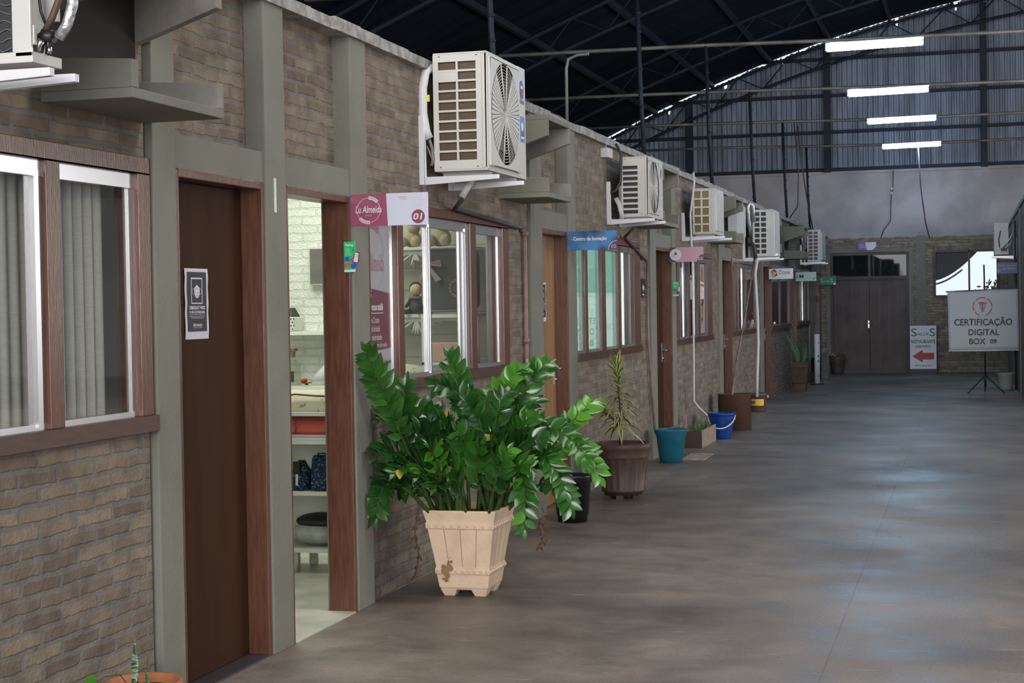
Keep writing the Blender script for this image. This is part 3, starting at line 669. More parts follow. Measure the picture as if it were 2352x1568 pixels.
# ================================================================= AIR CONDITIONERS
def holeplate(mb, x, y0, y1, z0, z1, cy, cz, ry, rz, mi=0, n=40):
    per = []
    for k in range(n):
        t = 2*PI*k/n; c, s = math.cos(t), math.sin(t)
        k1 = min((y1-cy)/c if c > 1e-6 else ((y0-cy)/c if c < -1e-6 else 9e9), (z1-cz)/s if s > 1e-6 else ((z0-cz)/s if s < -1e-6 else 9e9))
        per.append(((x, cy+ry*c, cz+rz*s), (x, cy+k1*c, cz+k1*s)))
    vs = [p for q in per for p in q]
    mb.add(vs, [(2*i, 2*i+1, 2*((i+1)%n)+1, 2*((i+1)%n)) for i in range(n)], mi)
def aircon(Y0, Y1, x0, x1, z0, z1, label, style, coil, cols, rows, hx0, hx1, hz0, hz1, bar=.012, skip=()):
    t = thing('air_conditioner', label, 'air conditioner', ((x0+x1)/2, (Y0+Y1)/2, z0))
    b = MB(); th = .012
    b.box(x0,x1,Y0,Y1,z1-.012,z1); b.box(x0,x1,Y0,Y1,z0,z0+.012); b.box(x0,x0+.02,Y1-.05,Y1,z0+.012,z1-.012); b.box(x0,x1,Y1-th,Y1,z0+.012,z1-.012)
    b.box(x1-.03,x1,Y0,Y0+.03,z0+.012,z1-.012)
    b.build('cabinet', 'acwhite', t, .004)
    # side grille facing the viewer
    g = MB(); y0, y1 = Y0, Y0+.014
    g.box(x0,hx0,y0,y1,z0+.012,z1-.012); g.box(hx1,x1-.03,y0,y1,z0+.012,z1-.012); g.box(hx0,hx1,y0,y1,z0+.012,hz0); g.box(hx0,hx1,y0,y1,hz1,z1-.012)
    dx = (hx1-hx0+bar)/cols; dz = (hz1-hz0+bar)/rows
    for i in range(1, cols): g.box(hx0+i*dx-bar, hx0+i*dx, y0-.002, y1, hz0, hz1)
    for j in range(1, rows): g.box(hx0, hx1, y0-.001, y1, hz0+j*dz-bar, hz0+j*dz)
    for i, j in skip: g.box(hx0+i*dx, hx0+(i+1)*dx-bar, y0, y1, hz0+j*dz, hz0+(j+1)*dz-bar)
    for q in ((x0+.04,z1-.022),(x1-.06,z1-.022),(x0+.04,z0+.025),(x1-.06,z0+.025)): g.lathe([(.006,-.002),(.006,.002)], (q[0], Y0-.001, q[1]), 8, 1, sy=.3)
    g.build('side_grille', ['acwhite','darkpipe'], t)
    MB().box(hx0-.01,x1-.035,Y0+.03,Y0+.05,z0+.012,z1-.012).build('coil', coil, t)
    MB().box(x0+.001,x0+.012,Y0+.016,Y1-.06,z0+.012,z1-.012).build('rear_coil', coil, t)
    # front
    fp = MB()
    if style == 'flat':
        fp.box(x1,x1+.004,Y0+.0,Y1,z0+.0,z1); fp.box(x1+.004,x1+.022,Y0+.06,Y1-.14*(Y1-Y0),z0+.04,z1-.05)
        f = fp.build('front_panel', 'acwhite', t, .004)
        if label.find('rounded') > 0 or label.find('farthest') > 0: MB().box(x1+.004,x1+.05,Y0+.2,Y0+.5,z0+.01,z0+.045).build('drip_corner', 'whitealu', f)
    else:
        W_, H_ = Y1-Y0, z1-z0
        fy0, fy1 = (Y0+.03, Y1-.20*W_) if style == 'swirl' else (Y0+.015, Y1-.24*W_)
        cy, cz = (fy0+fy1)/2, z0+.515*H_; rz = .44*H_; ry = min(rz, (fy1-fy0)/2-.015)
        xo = x1+(.016 if style == 'swirl' else .004)
        holeplate(fp, xo, fy0, fy1, z0+.03, z1-.03, cy, cz, ry, rz); holeplate(fp, xo-.012, fy0, fy1, z0+.03, z1-.03, cy, cz, ry, rz)
        for a, c in ((fy0-.004,fy0),(fy1,fy1+.004)): fp.box(x1-.01,xo,a,c,z0+.03,z1-.03)
        fp.box(x1-.01,xo,fy0,fy1,z1-.034,z1-.03); fp.box(x1-.01,xo,fy0,fy1,z0+.03,z0+.034)
        fp.box(x1-.01,x1,Y0,fy0,z0,z1); fp.box(x1-.01,x1+.006,fy1,Y1,z0,z1); fp.box(x1-.01,x1+.002,fy0,fy1,z0,z0+.03); fp.box(x1-.01,x1+.002,fy0,fy1,z1-.03,z1)
        f = fp.build('front_panel', 'acgrey', t)
        MB().box(x1-.05,x1-.045,fy0,fy1,z0+.02,z1-.02).build('fan_well', 'charcoal' if style == 'swirl' else 'black', t)
        bl = MB()
        for k in range(3):
            a = 2*PI*k/3+.4; pts = []
            for q in range(9):
                u = q/8; r = .05+u*(rz-.08); sp = .5+.25*u
                for w in (-sp, sp): pts.append((x1-.03+.012*w, cy+r*math.cos(a+w)*ry/rz, cz+r*math.sin(a+w)))
            bl.add(pts, [(2*i,2*i+1,2*i+3,2*i+2) for i in range(8)], 0, True)
        bl.build('fan', 'greyblock', t)
        w = MB(); nr = 17
        for i in range(1, nr):
            q = i/nr; w.tube([(xo-.002-.006*q, cy+ry*q*math.cos(2*PI*k/32), cz+rz*q*math.sin(2*PI*k/32)) for k in range(33)], .0022, 4, cap=False)
        ns = 14 if style == 'swirl' else 10
        for k in range(ns):
            a = 2*PI*k/ns+.05; w.tube([(xo, cy+ry*.08*math.cos(a), cz+rz*.08*math.sin(a)), (xo-.003, cy+ry*math.cos(a), cz+rz*math.sin(a))], .005 if style == 'swirl' else .003, 4)
        if style == 'swirl':   # broad vanes on both sides of the hub leave the wires open above and below
            for k in range(-8, 9):
                for sd in (0, PI):
                    a = sd+k*.105; a2 = a+.085; v = []
                    for q in range(7):
                        u = .14+.84*q/6
                        for aa in (a, a2): v.append((xo+.001, cy+ry*u*math.cos(aa), cz+rz*u*math.sin(aa)))
                    w.add(v, [(2*i,2*i+1,2*i+3,2*i+2) for i in range(6)])
        w.ball((xo-.004, cy, cz), .13*rz, 16, sq=(.18, ry/rz, 1.1)); w.build('fan_guard', 'acgrey', t)
        fc = Face((x1+.0065, fy1, z0), (0,1,0), (0,0,1)); a0 = (Y1-fy1)
        if style == 'swirl':
            m = MB(); fc.disc(m, a0*.5, .80*H_, .050, 1, 0, 28, .060); fc.rect(m, a0*.40, a0*.68, .74*H_, .81*H_, 2, 1); fc.rect(m, a0*.34, a0*.62, .81*H_, .835*H_, 2, 2)
            m.build('logo', ['navyblue','red','white'], t)
            fc.text(t, 'GREE', a0*.2, a0*.85, .675*H_, .71*H_, 'navyblue', bold=.02)
            m = MB(); fc.rect(m, a0*.22, a0*.85, .33*H_, .56*H_); fc.disc(m, a0*.5, .47*H_, .028, 2, 1); fc.rect(m, a0*.3, a0*.75, .36*H_, .38*H_, 2, 1); m.build('energy_sticker', ['signblue','white'], t)
        else:
            m = MB(); fc.disc(m, a0*.45, .80*H_, .035, 1, 0, 24, .045); m.build('logo', 'maroon', t)
            for q in (.36, .16):
                m = MB(); fc.rect(m, a0*.2, a0*.8, q*H_, (q+.025)*H_); m.build('bright_strip', 'white', t)
    for q in (.16, .80):
        yy = Y0+q*(Y1-Y0); MB().box(x0+.02, x1-.02, yy-.03, yy+.03, z0-.022, z0).build('foot', 'acwhite', t)
    return t
def bracket(Ya, Yb_, xw, x1, zb, zt, label, sgn=1, sh=.02):
    t = thing('wall_bracket', label, 'bracket', (xw, (Ya+Yb_)/2, zb))
    for y in (Ya, Yb_):
        m = MB(); w = .014
        a, b2 = sorted((xw, xw+sgn*.035)); m.box(a, b2, y-w, y+w, zb, zt)
        a, b2 = sorted((xw+sgn*.035, x1)); m.hexa([(a,y-w,zb+(0 if sgn > 0 else sh)),(b2,y-w,zb+(sh if sgn > 0 else 0)),(b2,y+w,zb+(sh if sgn > 0 else 0)),(a,y+w,zb+(0 if sgn > 0 else sh)),(a,y-w,zb+.045),(b2,y-w,zb+.045),(b2,y+w,zb+.045),(a,y+w,zb+.045)])
        m.build('arm', 'whitealu', t, .002)
    return t
bracket(9.17, 9.72, XF, -2.645, 2.325, 2.735, 'white angle bracket under the largest air conditioner')
A = aircon(9.24, 10.09, -3.067, -2.735, 2.405, 3.11, 'large white air conditioner with swirl fan grille above the first shop sign', 'swirl', 'coil', 2, 10, -3.035, -2.80, 2.47, 3.055, skip=((0,8),))
h = MB(); h.tube([(-3.08,9.40,3.02),(-3.10,9.30,3.03),(-3.115,9.24,3.00),(-3.12,9.20,2.90),(-3.118,9.19,2.75),(-3.10,9.19,2.64),(-3.085,9.2,2.60)], .028, 12); h.build('insulated_pipe', 'hosewhite', A)
h = MB(); h.tube([(-3.085,9.2,2.60),(-3.075,9.22,2.55),(-3.07,9.23,2.48),(-3.08,9.22,2.44)], .010, 8); h.tube([(-3.10,9.2,2.56),(-3.078,9.21,2.5),(-3.075,9.24,2.45)], .006, 6); h.build('cable', 'rod', A)
MB().box(-3.10,-3.075,9.195,9.197,2.82,2.86).build('yellow_tag', 'neonyellow', A)
h = MB(); h.tube([(-2.95,9.62,2.38),(-2.97,9.58,2.33),(-3.0,9.56,2.27)], .022, 10); h.build('drain_elbow', 'hosewhite', A)
bracket(14.36, 14.90, XF, -2.70, 2.315, 2.70, 'white angle bracket under the round fan air conditioner')
B3 = aircon(14.41, 15.11, -3.01, -2.765, 2.378, 2.922, 'white air conditioner with one round fan grille and slotted side', 'round', 'coildark', 1, 9, -2.995, -2.86, 2.41, 2.84, bar=.018)
h = MB(); h.tube([(-3.06,14.4,2.55),(-3.03,14.39,2.50),(-3.01,14.38,2.43),(-3.0,14.40,2.37)], .022, 10); h.build('white_hose', 'hosewhite', B3)
h = MB(); h.tube([(-3.10,14.36,2.60),(-3.05,14.37,2.62),(-3.01,14.38,2.70),(-3.0,14.38,2.95),(-3.05,14.39,3.04)], .012, 8); h.build('cable', 'darkpipe', B3)
bracket(18.33, 18.90, XF, -2.645, 2.30, 2.62, 'white angle bracket under the third air conditioner in the row')
B4 = aircon(18.36, 19.08, -3.012, -2.768, 2.372, 2.893, 'white air conditioner with brassy coil, above the pink sign', 'flat', 'coilbrass', 2, 5, -2.992, -2.828, 2.40, 2.86, bar=.02)
h = MB(); h.tube([(-3.10,18.33,2.61),(-3.05,18.34,2.57),(-3.02,18.35,2.50)], .016, 8); h.build('cable', 'black', B4)
m = thing('metal_box', 'plain white metal cabinet on the wall between two air conditioners', 'box', (-3.07,22.3,2.47))
MB().box(XF+.002,-3.0,22.0,22.78,2.475,2.93).build('body', 'acwhite', m, .006); MB().box(-3.0,-2.985,22.05,22.73,2.50,2.905).build('lid', 'acwhite', m, .004)
bracket(23.49, 24.1, XF, -2.61, 2.185, 2.55, 'white angle bracket under the air conditioner with rounded holes')
B5 = aircon(23.53, 24.36, -2.992, -2.705, 2.245, 2.922, 'white air conditioner with two columns of rounded grille holes', 'flat', 'coildark', 2, 8, -2.965, -2.80, 2.29, 2.885, bar=.022)
h = MB(); h.tube([(-3.02,23.6,2.5),(-3.04,23.5,2.75),(-3.05,23.45,2.95),(-3.02,23.45,3.02),(-2.98,23.47,2.98),(-2.97,23.5,2.75)], .03, 10); h.build('foil_pipe', 'foil', B5)
h = MB(); h.tube([(-3.05,23.5,2.42),(-3.0,23.48,2.44),(-2.96,23.48,2.38),(-2.95,23.48,2.2)], .03, 8); h.build('dark_hose', 'darkpipe', B5)
bracket(31.8, 32.5, XF, -2.66, 2.295, 2.68, 'white angle bracket under the farthest air conditioner')
B6 = aircon(31.84, 32.80, -3.0, -2.74, 2.345, 2.965, 'farthest white air conditioner, with a small square grille', 'flat', 'plum', 2, 8, -2.975, -2.80, 2.385, 2.93, bar=.018)
h = MB(); h.tube([(-3.06,31.8,2.55),(-3.09,31.75,2.8),(-3.06,31.75,3.05),(-3.03,31.77,3.0),(-3.04,31.8,2.6)], .03, 8); h.build('foil_pipe', 'foil', B6)
# nearest unit, cut by the picture edge
bracket(4.30, 4.44, XF, -2.62, 2.285, 2.5, 'white angle bracket under the nearest air conditioner, at the top left corner')
t = thing('air_conditioner', 'nearest white air conditioner with exposed coil and valves, cut by the picture corner', 'air conditioner', (-2.9, 4.4, 2.40))
b = MB(); b.box(-3.11,-2.70,4.325,4.49,2.355,2.388); b.box(-2.772,-2.708,4.33,4.342,2.388,3.05); b.box(-3.11,-2.70,4.33,4.49,3.05,3.07)
b.box(-2.752,-2.742,4.342,4.475,2.388,3.05); b.box(-2.742,-2.700,4.470,4.486,2.50,3.05); b.box(-2.742,-2.704,4.342,4.36,2.41,2.47); b.box(-2.76,-2.70,4.325,4.332,2.372,2.40)
b.build('cabinet', 'acwhite', t, .003)
g = MB(); g.box(-3.10,-2.774,4.345,4.36,2.39,3.05); g.build('coil', 'coildark', t)
g = MB()
for k in range(24): g.tube([(-3.09+.0155*j, 4.342-.0025*(j%2), 2.40+k*.0275+.006*math.sin(j*1.3+k)) for j in range(21)], .0020, 4, cap=False)
g.build('coil_fins', 'greyblock', t)
g = MB(); g.tube([(-2.735,4.42,2.435),(-2.70,4.40,2.445),(-2.67,4.40,2.44)], .020, 10); g.tube([(-2.73,4.41,2.40),(-2.715,4.40,2.43),(-2.70,4.40,2.46)], .014, 8); g.tube([(-2.70,4.41,2.39),(-2.69,4.40,2.44)], .009, 8); g.build('valves', 'black', t)
g = MB(); g.tube([(-2.718,4.38,2.392),(-2.712,4.38,2.415),(-2.70,4.38,2.43)], .011, 8); g.tube([(-2.690,4.40,2.39),(-2.686,4.40,2.41)], .008, 8); g.build('valve_stems', 'steel', t)
g = MB(); g.tube([(-2.655,4.40,2.435),(-2.625,4.40,2.475),(-2.606,4.40,2.53),(-2.60,4.40,2.60),(-2.62,4.40,2.70),(-2.70,4.45,2.75)], .017, 10); g.build('foil_pipe', 'foil', t)
g = MB(); g.tube([(-2.70,4.40,2.46),(-2.675,4.40,2.50),(-2.655,4.41,2.56),(-2.66,4.42,2.66),(-2.73,4.45,2.72)], .011, 8); g.build('brown_pipe', 'stalkd', t)
g = MB(); g.tube([(-2.70,4.41,2.47),(-2.715,4.40,2.52),(-2.722,4.40,2.58),(-2.735,4.42,2.68)], .005, 6); g.build('cable', 'black', t)
# opposite row unit
bracket(29.28, 29.9, .80, .40, 2.27, 2.62, 'white angle bracket on the opposite wall at the right edge', -1)
t = thing('air_conditioner', 'white air conditioner on the opposite wall, valve side showing, at the right edge', 'air conditioner', (.55, 29.7, 2.33))
MB().box(.433,.672,29.30,30.1,2.335,2.886).build('cabinet', 'acwhite', t, .006)
g = MB(); g.box(.50,.60,29.285,29.30,2.66,2.70); g.box(.49,.51,29.28,29.3,2.5,2.66); g.build('service_cover', 'acgrey', t)
g = MB(); g.tube([(.56,29.28,2.42),(.60,29.24,2.48),(.66,29.22,2.56),(.73,29.24,2.66),(.76,29.28,2.80)], .014, 8); g.tube([(.62,29.28,2.42),(.68,29.24,2.50),(.74,29.25,2.62)], .012, 8); g.build('foil_pipe', 'foil', t)
g = MB(); g.box(.54,.64,29.25,29.29,2.40,2.45); g.tube([(.52,29.27,2.46),(.51,29.25,2.6),(.54,29.27,2.75)], .008, 6); g.build('valves', 'black', t)

# ================================================================= PIPES ON THE WALL
def pipe(pts, r, m, label, name='wall_pipe', cl=()):
    t = thing(name, label, 'pipe', pts[0]); MB().tube(pts, r, 10).build('pipe', m, t)
    for q in cl:
        MB().lathe([(r*1.7,-.018),(r*1.7,.018)], q, 10).build('coupling', m, t)
pipe([(-3.0,9.57,2.26),(-3.09,9.7,2.21),(-3.105,11.30,2.155)], .014, 'darkpipe', 'dark drain pipe sloping above the first shop window')
pipe([(-3.112,11.36,2.15),(-3.112,11.42,2.14),(-3.112,11.43,2.10),(-3.112,11.43,.62),(-3.112,11.43,0)], .017, 'copper', 'pinkish vertical pipe beside the honey coloured door', cl=((-3.112,11.43,2.12),(-3.112,11.43,1.34),(-3.112,11.43,.66)))
pipe([(-3.0,14.9,2.30),(-3.10,14.95,2.22),(-3.11,16.0,2.03)], .013, 'darkpipe', 'dark drain pipe sloping above the window with teal film')
pipe([(-3.11,16.1,2.04),(-3.11,16.1,1.2),(-3.095,16.3,.36),(-3.09,16.35,.28),(-3.08,17.0,.26),(-3.085,17.6,.25)], .014, 'copper', 'pinkish pipe dropping beside the dark door and crossing it low', cl=((-3.11,16.1,1.78),))
pipe([(-3.02,18.39,3.05),(-3.0,18.39,3.08),(-2.99,18.36,2.95),(-3.03,18.3,2.6),(-3.015,18.3,2.07),(-3.02,18.35,1.2),(-3.035,18.4,.48),(-3.0,18.45,.41),(-2.90,18.5,.30)], .011, 'hosewhite', 'thin white hose dropping from the third air conditioner into the blue bucket', 'drain_hose')
pipe([(-2.96,23.45,2.22),(-2.95,22.8,1.8),(-2.92,22.2,1.52),(-2.87,20.6,.72),(-2.84,20.1,.42)], .012, 'copper', 'brown hose slanting down into the rusty drum', 'drain_hose')
pipe([(-2.92,23.46,2.22),(-2.96,23.5,2.0),(-2.94,23.55,1.4),(-2.935,23.55,1.0),(-2.955,23.53,.5),(-2.96,23.52,.22)], .021, 'hosewhite', 'thick pale hose hanging into the dark paint bucket', 'drain_hose')
pipe([(.765,29.0,2.9),(.765,29.0,.02)], .022, 'darkpipe', 'dark vertical pipe on the opposite wall at the right edge')
# small devices
t = thing('motion_sensor', 'small white sensor box with red light under the wall top', 'sensor', (-3.11, 14.2, 2.95)); MB().box(XF,-3.06,14.12,14.30,2.90,2.985).build('body', 'acwhite', t, .006); MB().box(-3.06,-3.055,14.24,14.26,2.905,2.915).build('red_light', 'ledred', t); MB().tube([(-3.10,14.2,2.985),(-3.10,14.2,3.08)], .006, 6).build('cable', 'acwhite', t)
t = thing('exit_plate', 'small dark plate with pale arrow on the wall beside the teal window', 'sign', (XF, 15.98, 1.75)); MB().box(XF,-3.125,15.88,16.02,1.655,1.845).build('plate', 'ink', t)
fc = Face((-3.125, 15.88, 1.655), (0,1,0), (0,0,1)); m = MB(); fc.poly(m, ((.02,.10),(.07,.15),(.07,.12),(.12,.12),(.12,.08),(.07,.08),(.07,.05))); fc.rect(m, .03,.11,.02,.04); m.build('arrow', 'lightgreen', t)
tag(MB().box(-3.108,-3.100,6.985,7.0,2.05,2.21).build('paint_strip', 'blind', bevel=.002), 'short cream strip stuck on the column between the first two doors', 'strip')

# ================================================================= HANGING SHOP SIGNS
def board(name, label, Y, x0, x1, z0, z1, m, cat='sign', grp=None, th=.008):
    t = thing(name, label, cat, (x0, Y, z0), grp); MB().box(x0,x1,Y,Y+th,z0,z1).build('board', m, t)
    return t, Face((x0,Y,z0), (1,0,0), (0,0,1))
def deco(t, fn, name, mats):
    m = MB(); fn(m); return m.build(name, mats, t)
def sprig(fc, m, a, b, r, t0, t1, k, mi=0):
    for i in range(7):
        t = t0+(t1-t0)*i/6
        for s in (-1, 1): fc.disc(m, a+(r+s*.0055)*math.cos(t), b+(r+s*.0055)*math.sin(t), .0042, k+i*.1, mi, 8)
t, fc = board('shop_sign', 'maroon and lilac sign numbered 01 above the open shop doorway', 7.955, -3.105, -2.68, 2.025, 2.192, 'signwhite')
deco(t, lambda m: fc.poly(m, ((0,0),(.205,0),(.197,.167),(0,.167))), 'maroon_field', 'rose')
def f(m): fc.ring(m, .10, .083, .064, .0022, 2); sprig(fc, m, .10, .083, .064, .75, 1.5, 3); sprig(fc, m, .10, .083, .064, 3.9, 4.75, 3)
deco(t, f, 'wreath', 'posterwhite')
deco(t, lambda m: fc.rect(m, .024, .176, .072, .098, 2.5), 'lettering_band', 'rose')
fc.text(t, 'Lu Almeida', .027, .172, .068, .106, 'white', 4, bold=.012, shear=.25); fc.text(t, 'ATELIÊ', .082, .118, .052, .062, 'palepink', 4)
deco(t, lambda m: fc.disc(m, .372, .043, .036, 1.5), 'number_disc', 'maroon')
fc.text(t, '01', .346, .396, .026, .060, 'white', 3, bold=.02, shear=.15)
def f(m):
    for i in range(26):
        a = i*2.4; r = .008+.0018*i; fc.ring(m, .372+r*math.cos(a)*.7, .118+r*math.sin(a)*.6, .010, .0012, 1+.02*i, 0, 10, a, a+2.2)
    fc.poly(m, ((.262,.15),(.30,.152),(.318,.14),(.30,.13),(.275,.136)), 1)
deco(t, f, 'rose_drawing', 'palepink')
t, fc = board('shop_sign', 'blue sign numbered 02 with white lettering over the teal window', 12.71, -3.105, -2.695, 2.033, 2.187, 'signblue')
fc.text(t, 'Centro de Inovação', .05, .325, .070, .108, 'white', 2, bold=.02)
deco(t, lambda m: fc.rect(m, .028, .042, .083, .091, 1), 'orange_mark', 'orange')
def f(m):
    n = 14; fc.poly(m, [(.41,0)]+[(.41-.065*math.cos(PI/2*i/n)-.0, .072*math.sin(PI/2*i/n)) for i in range(n+1)][::1], 1)
deco(t, f, 'corner', 'navyblue'); fc.text(t, '02', .36, .402, .012, .042, 'orange', 3, bold=.02)
deco(t, lambda m: fc.ring(m, .41, 0, .072, .003, 2, 0, 16, PI/2, PI), 'corner_arc', 'white')
t, fc = board('shop_sign', 'pink sign numbered 03 with a round white cake logo', 17.31, -3.10, -2.73, 2.038, 2.195, 'pink')
deco(t, lambda m: fc.poly(m, ((0,0),(.075,0),(.02,.07),(.075,.157),(0,.157)), 1), 'dark_side', 'plum')
deco(t, lambda m: fc.disc(m, .068, .078, .063, 2), 'logo_disc', 'white')
deco(t, lambda m: [fc.poly(m, ((.052,.085),(.084,.085),(.080,.10),(.072,.106),(.068,.112),(.062,.104)), 3), fc.rect(m, .050,.086,.078,.086,3)], 'cake', 'maroon')
fc.text(t, 'Juliana', .022, .068, .056, .070, 'ink', 3, shear=.4); fc.text(t, 'Bolos', .071, .11, .058, .068, 'pink', 3, shear=.4)
deco(t, lambda m: fc.poly(m, [(.37,0)]+[(.37-.07*math.cos(PI/2*i/12), .078*math.sin(PI/2*i/12)) for i in range(13)], 1), 'corner', 'plum'); fc.text(t, '03', .312, .358, .014, .046, 'white', 3)
t, fc = board('shop_sign', 'white sign with a cone logo and red lettering', 26.36, -3.10, -2.712, 1.955, 2.122, 'white')
deco(t, lambda m: [fc.poly(m, ((.035,.13),(.06,.02),(.085,.10)), 1, 1), fc.disc(m, .085, .115, .04, 1.5, 0), fc.poly(m, ((.06,.02),(.06,.13),(.125,.10)), 2, 2), fc.poly(m, ((.06,.02),(.125,.10),(.145,.06)), 3, 0)], 'cone_logo', ['maroon','darkgreen','yellow'])
fc.text(t, "O'cone", .155, .335, .075, .145, 'maroon', 2, bold=.01, shear=.15); fc.text(t, 'Cones Trufados', .20, .31, .045, .06, 'palepink', 2); deco(t, lambda m: fc.disc(m, .37, .02, .008, 1), 'corner_dot', 'maroon')
t, fc = board('shop_sign', 'pale mint sign with dark initials, left of the small green sign', 30.54, -3.10, -2.718, 1.962, 2.130, 'teallight')
fc.text(t, 'L', .02, .05, .06, .11, 'darkgreen', 2, bold=.05); fc.text(t, 'M', .07, .15, .06, .12, 'ink', 2, bold=.03); deco(t, lambda m: fc.ring(m, .36, .03, .03, .012, 1, 0, 20, .3, 3.6), 'corner_logo', 'signgreen')
t, fc = board('shop_sign', 'small green sign with pale lettering at the end of the row', 35.60, -3.107, -2.75, 1.93, 2.113, 'signgreen')
fc.text(t, 'S', .03, .09, .05, .145, 'lightgreen', 2); fc.text(t, "ALSA'", .095, .23, .06, .10, 'lightgreen', 2); fc.text(t, 'S', .235, .295, .05, .145, 'lightgreen', 2)
deco(t, lambda m: fc.poly(m, [(.35,0)]+[(.35-.055*math.cos(PI/2*i/8), .06*math.sin(PI/2*i/8)) for i in range(9)], 1), 'corner', 'white')
t, fc = board('shop_sign', 'small blue and purple sign above the end wall double doors', 36.24, -2.33, -1.93, 2.68, 2.85, 'purple', th=.05)
deco(t, lambda m: fc.poly(m, ((.20,0),(.40,0),(.40,.17),(.16,.17)), 1), 'pale_side', 'signwhite'); deco(t, lambda m: fc.poly(m, ((.32,0),(.40,0),(.40,.07)), 2), 'corner', 'navyblue')
fc.text(t, 'BOX', .05, .13, .10, .13, 'posterwhite', 2); fc.text(t, 'ATENDIMENTO', .04, .25, .055, .08, 'posterwhite', 3)
t, fc = board('shop_sign', 'dark blue sign hanging from the opposite wall at the right edge', 28.9, .47, .80, 2.005, 2.19, 'navyblue')
fc.text(t, 'GESTÃO E EDUCAÇÃO', .03, .30, .12, .145, 'posterwhite', 2); fc.text(t, 'DE CONSULTAS', .10, .30, .07, .095, 'posterwhite', 2); deco(t, lambda m: fc.ring(m, .03, .05, .018, .006, 1), 'logo', 'posterwhite')
# mask notices on the doors
def notice(y0, y1, z0, z1, x, label):
    t = thing('mask_notice', label, 'notice', (x, y0, z0)); w, h = y1-y0, z1-z0
    mb = MB(); n = 8
    for i in range(n):
        a, c = i/n, (i+1)/n; u = lambda q: x+.0015+.003*math.sin(q*9)**2
        mb.add([(u(a),y0,z0+h*a),(u(a),y1,z0+h*a),(u(c),y1,z0+h*c),(u(c),y0,z0+h*c)], [(0,1,2,3)])
    mb.build('sheet', 'paper', t); fc = Face((x+.005,y0,z0), (0,1,0), (0,0,1))
    deco(t, lambda m: fc.rect(m, .09*w,.90*w,.11*h,.95*h,1), 'black_field', 'navy')
    def f(m):
        for a,b,c,d in ((.24,.72,.85,.87),(.24,.72,.50,.515),(.24,.265,.515,.85),(.695,.72,.515,.85)): fc.rect(m,a*w,b*w,c*h,d*h,2)
    deco(t, f, 'frame_line', 'posterwhite')
    def f(m):
        fc.poly(m, [(q*w, r*h) for q,r in ((.36,.72),(.48,.77),(.60,.72),(.60,.65),(.56,.60),(.48,.575),(.40,.60),(.36,.65))], 3)
        fc.ring(m, .35*w, .675*h, .06*w, .008*w, 2.5, 0, 14, PI/2, 3*PI/2); fc.ring(m, .61*w, .675*h, .06*w, .008*w, 2.5, 0, 14, -PI/2, PI/2)
    deco(t, f, 'mask_symbol', 'posterwhite')
    deco(t, lambda m: [fc.line(m, ((.38*w,.70*h),(.48*w,.72*h),(.58*w,.70*h)), .008*w, 4), fc.line(m, ((.39*w,.66*h),(.48*w,.65*h),(.57*w,.66*h)), .008*w, 4), fc.line(m, ((.41*w,.62*h),(.48*w,.61*h),(.55*w,.62*h)), .008*w, 4)], 'mask_folds', 'greyink')
    fc.text(t, 'OBRIGATÓRIO', .15*w,.82*w,.42*h,.482*h,'posterwhite',2,bold=.035); fc.text(t, 'O USO DE MÁSCARA.', .15*w,.82*w,.365*h,.41*h,'posterwhite',2,bold=.03)
    fc.text(t, 'DECRETO ESTADUAL DE SÃO PAULO', .15*w,.82*w,.315*h,.335*h,'posterwhite',2); deco(t, lambda m: [fc.rect(m,.15*w,.8*w,.348*h,.352*h,2)], 'rule', 'posterwhite'); deco(t, lambda m: [fc.rect(m,.2*w,.76*w,.297*h,.302*h,2)], 'rule', 'posterwhite')
    fc.text(t, 'SÃO PAULO', .30*w,.68*w,.18*h,.225*h,'posterwhite',2,bold=.04); fc.text(t, 'GOVERNO DO ESTADO', .30*w,.68*w,.155*h,.17*h,'posterwhite',2)
notice(6.285, 6.505, 1.477, 1.782, -3.219, 'black and white mask notice on the nearest dark brown door')
notice(12.20, 12.425, 1.47, 1.775, -3.219, 'black and white mask notice on the honey coloured door')
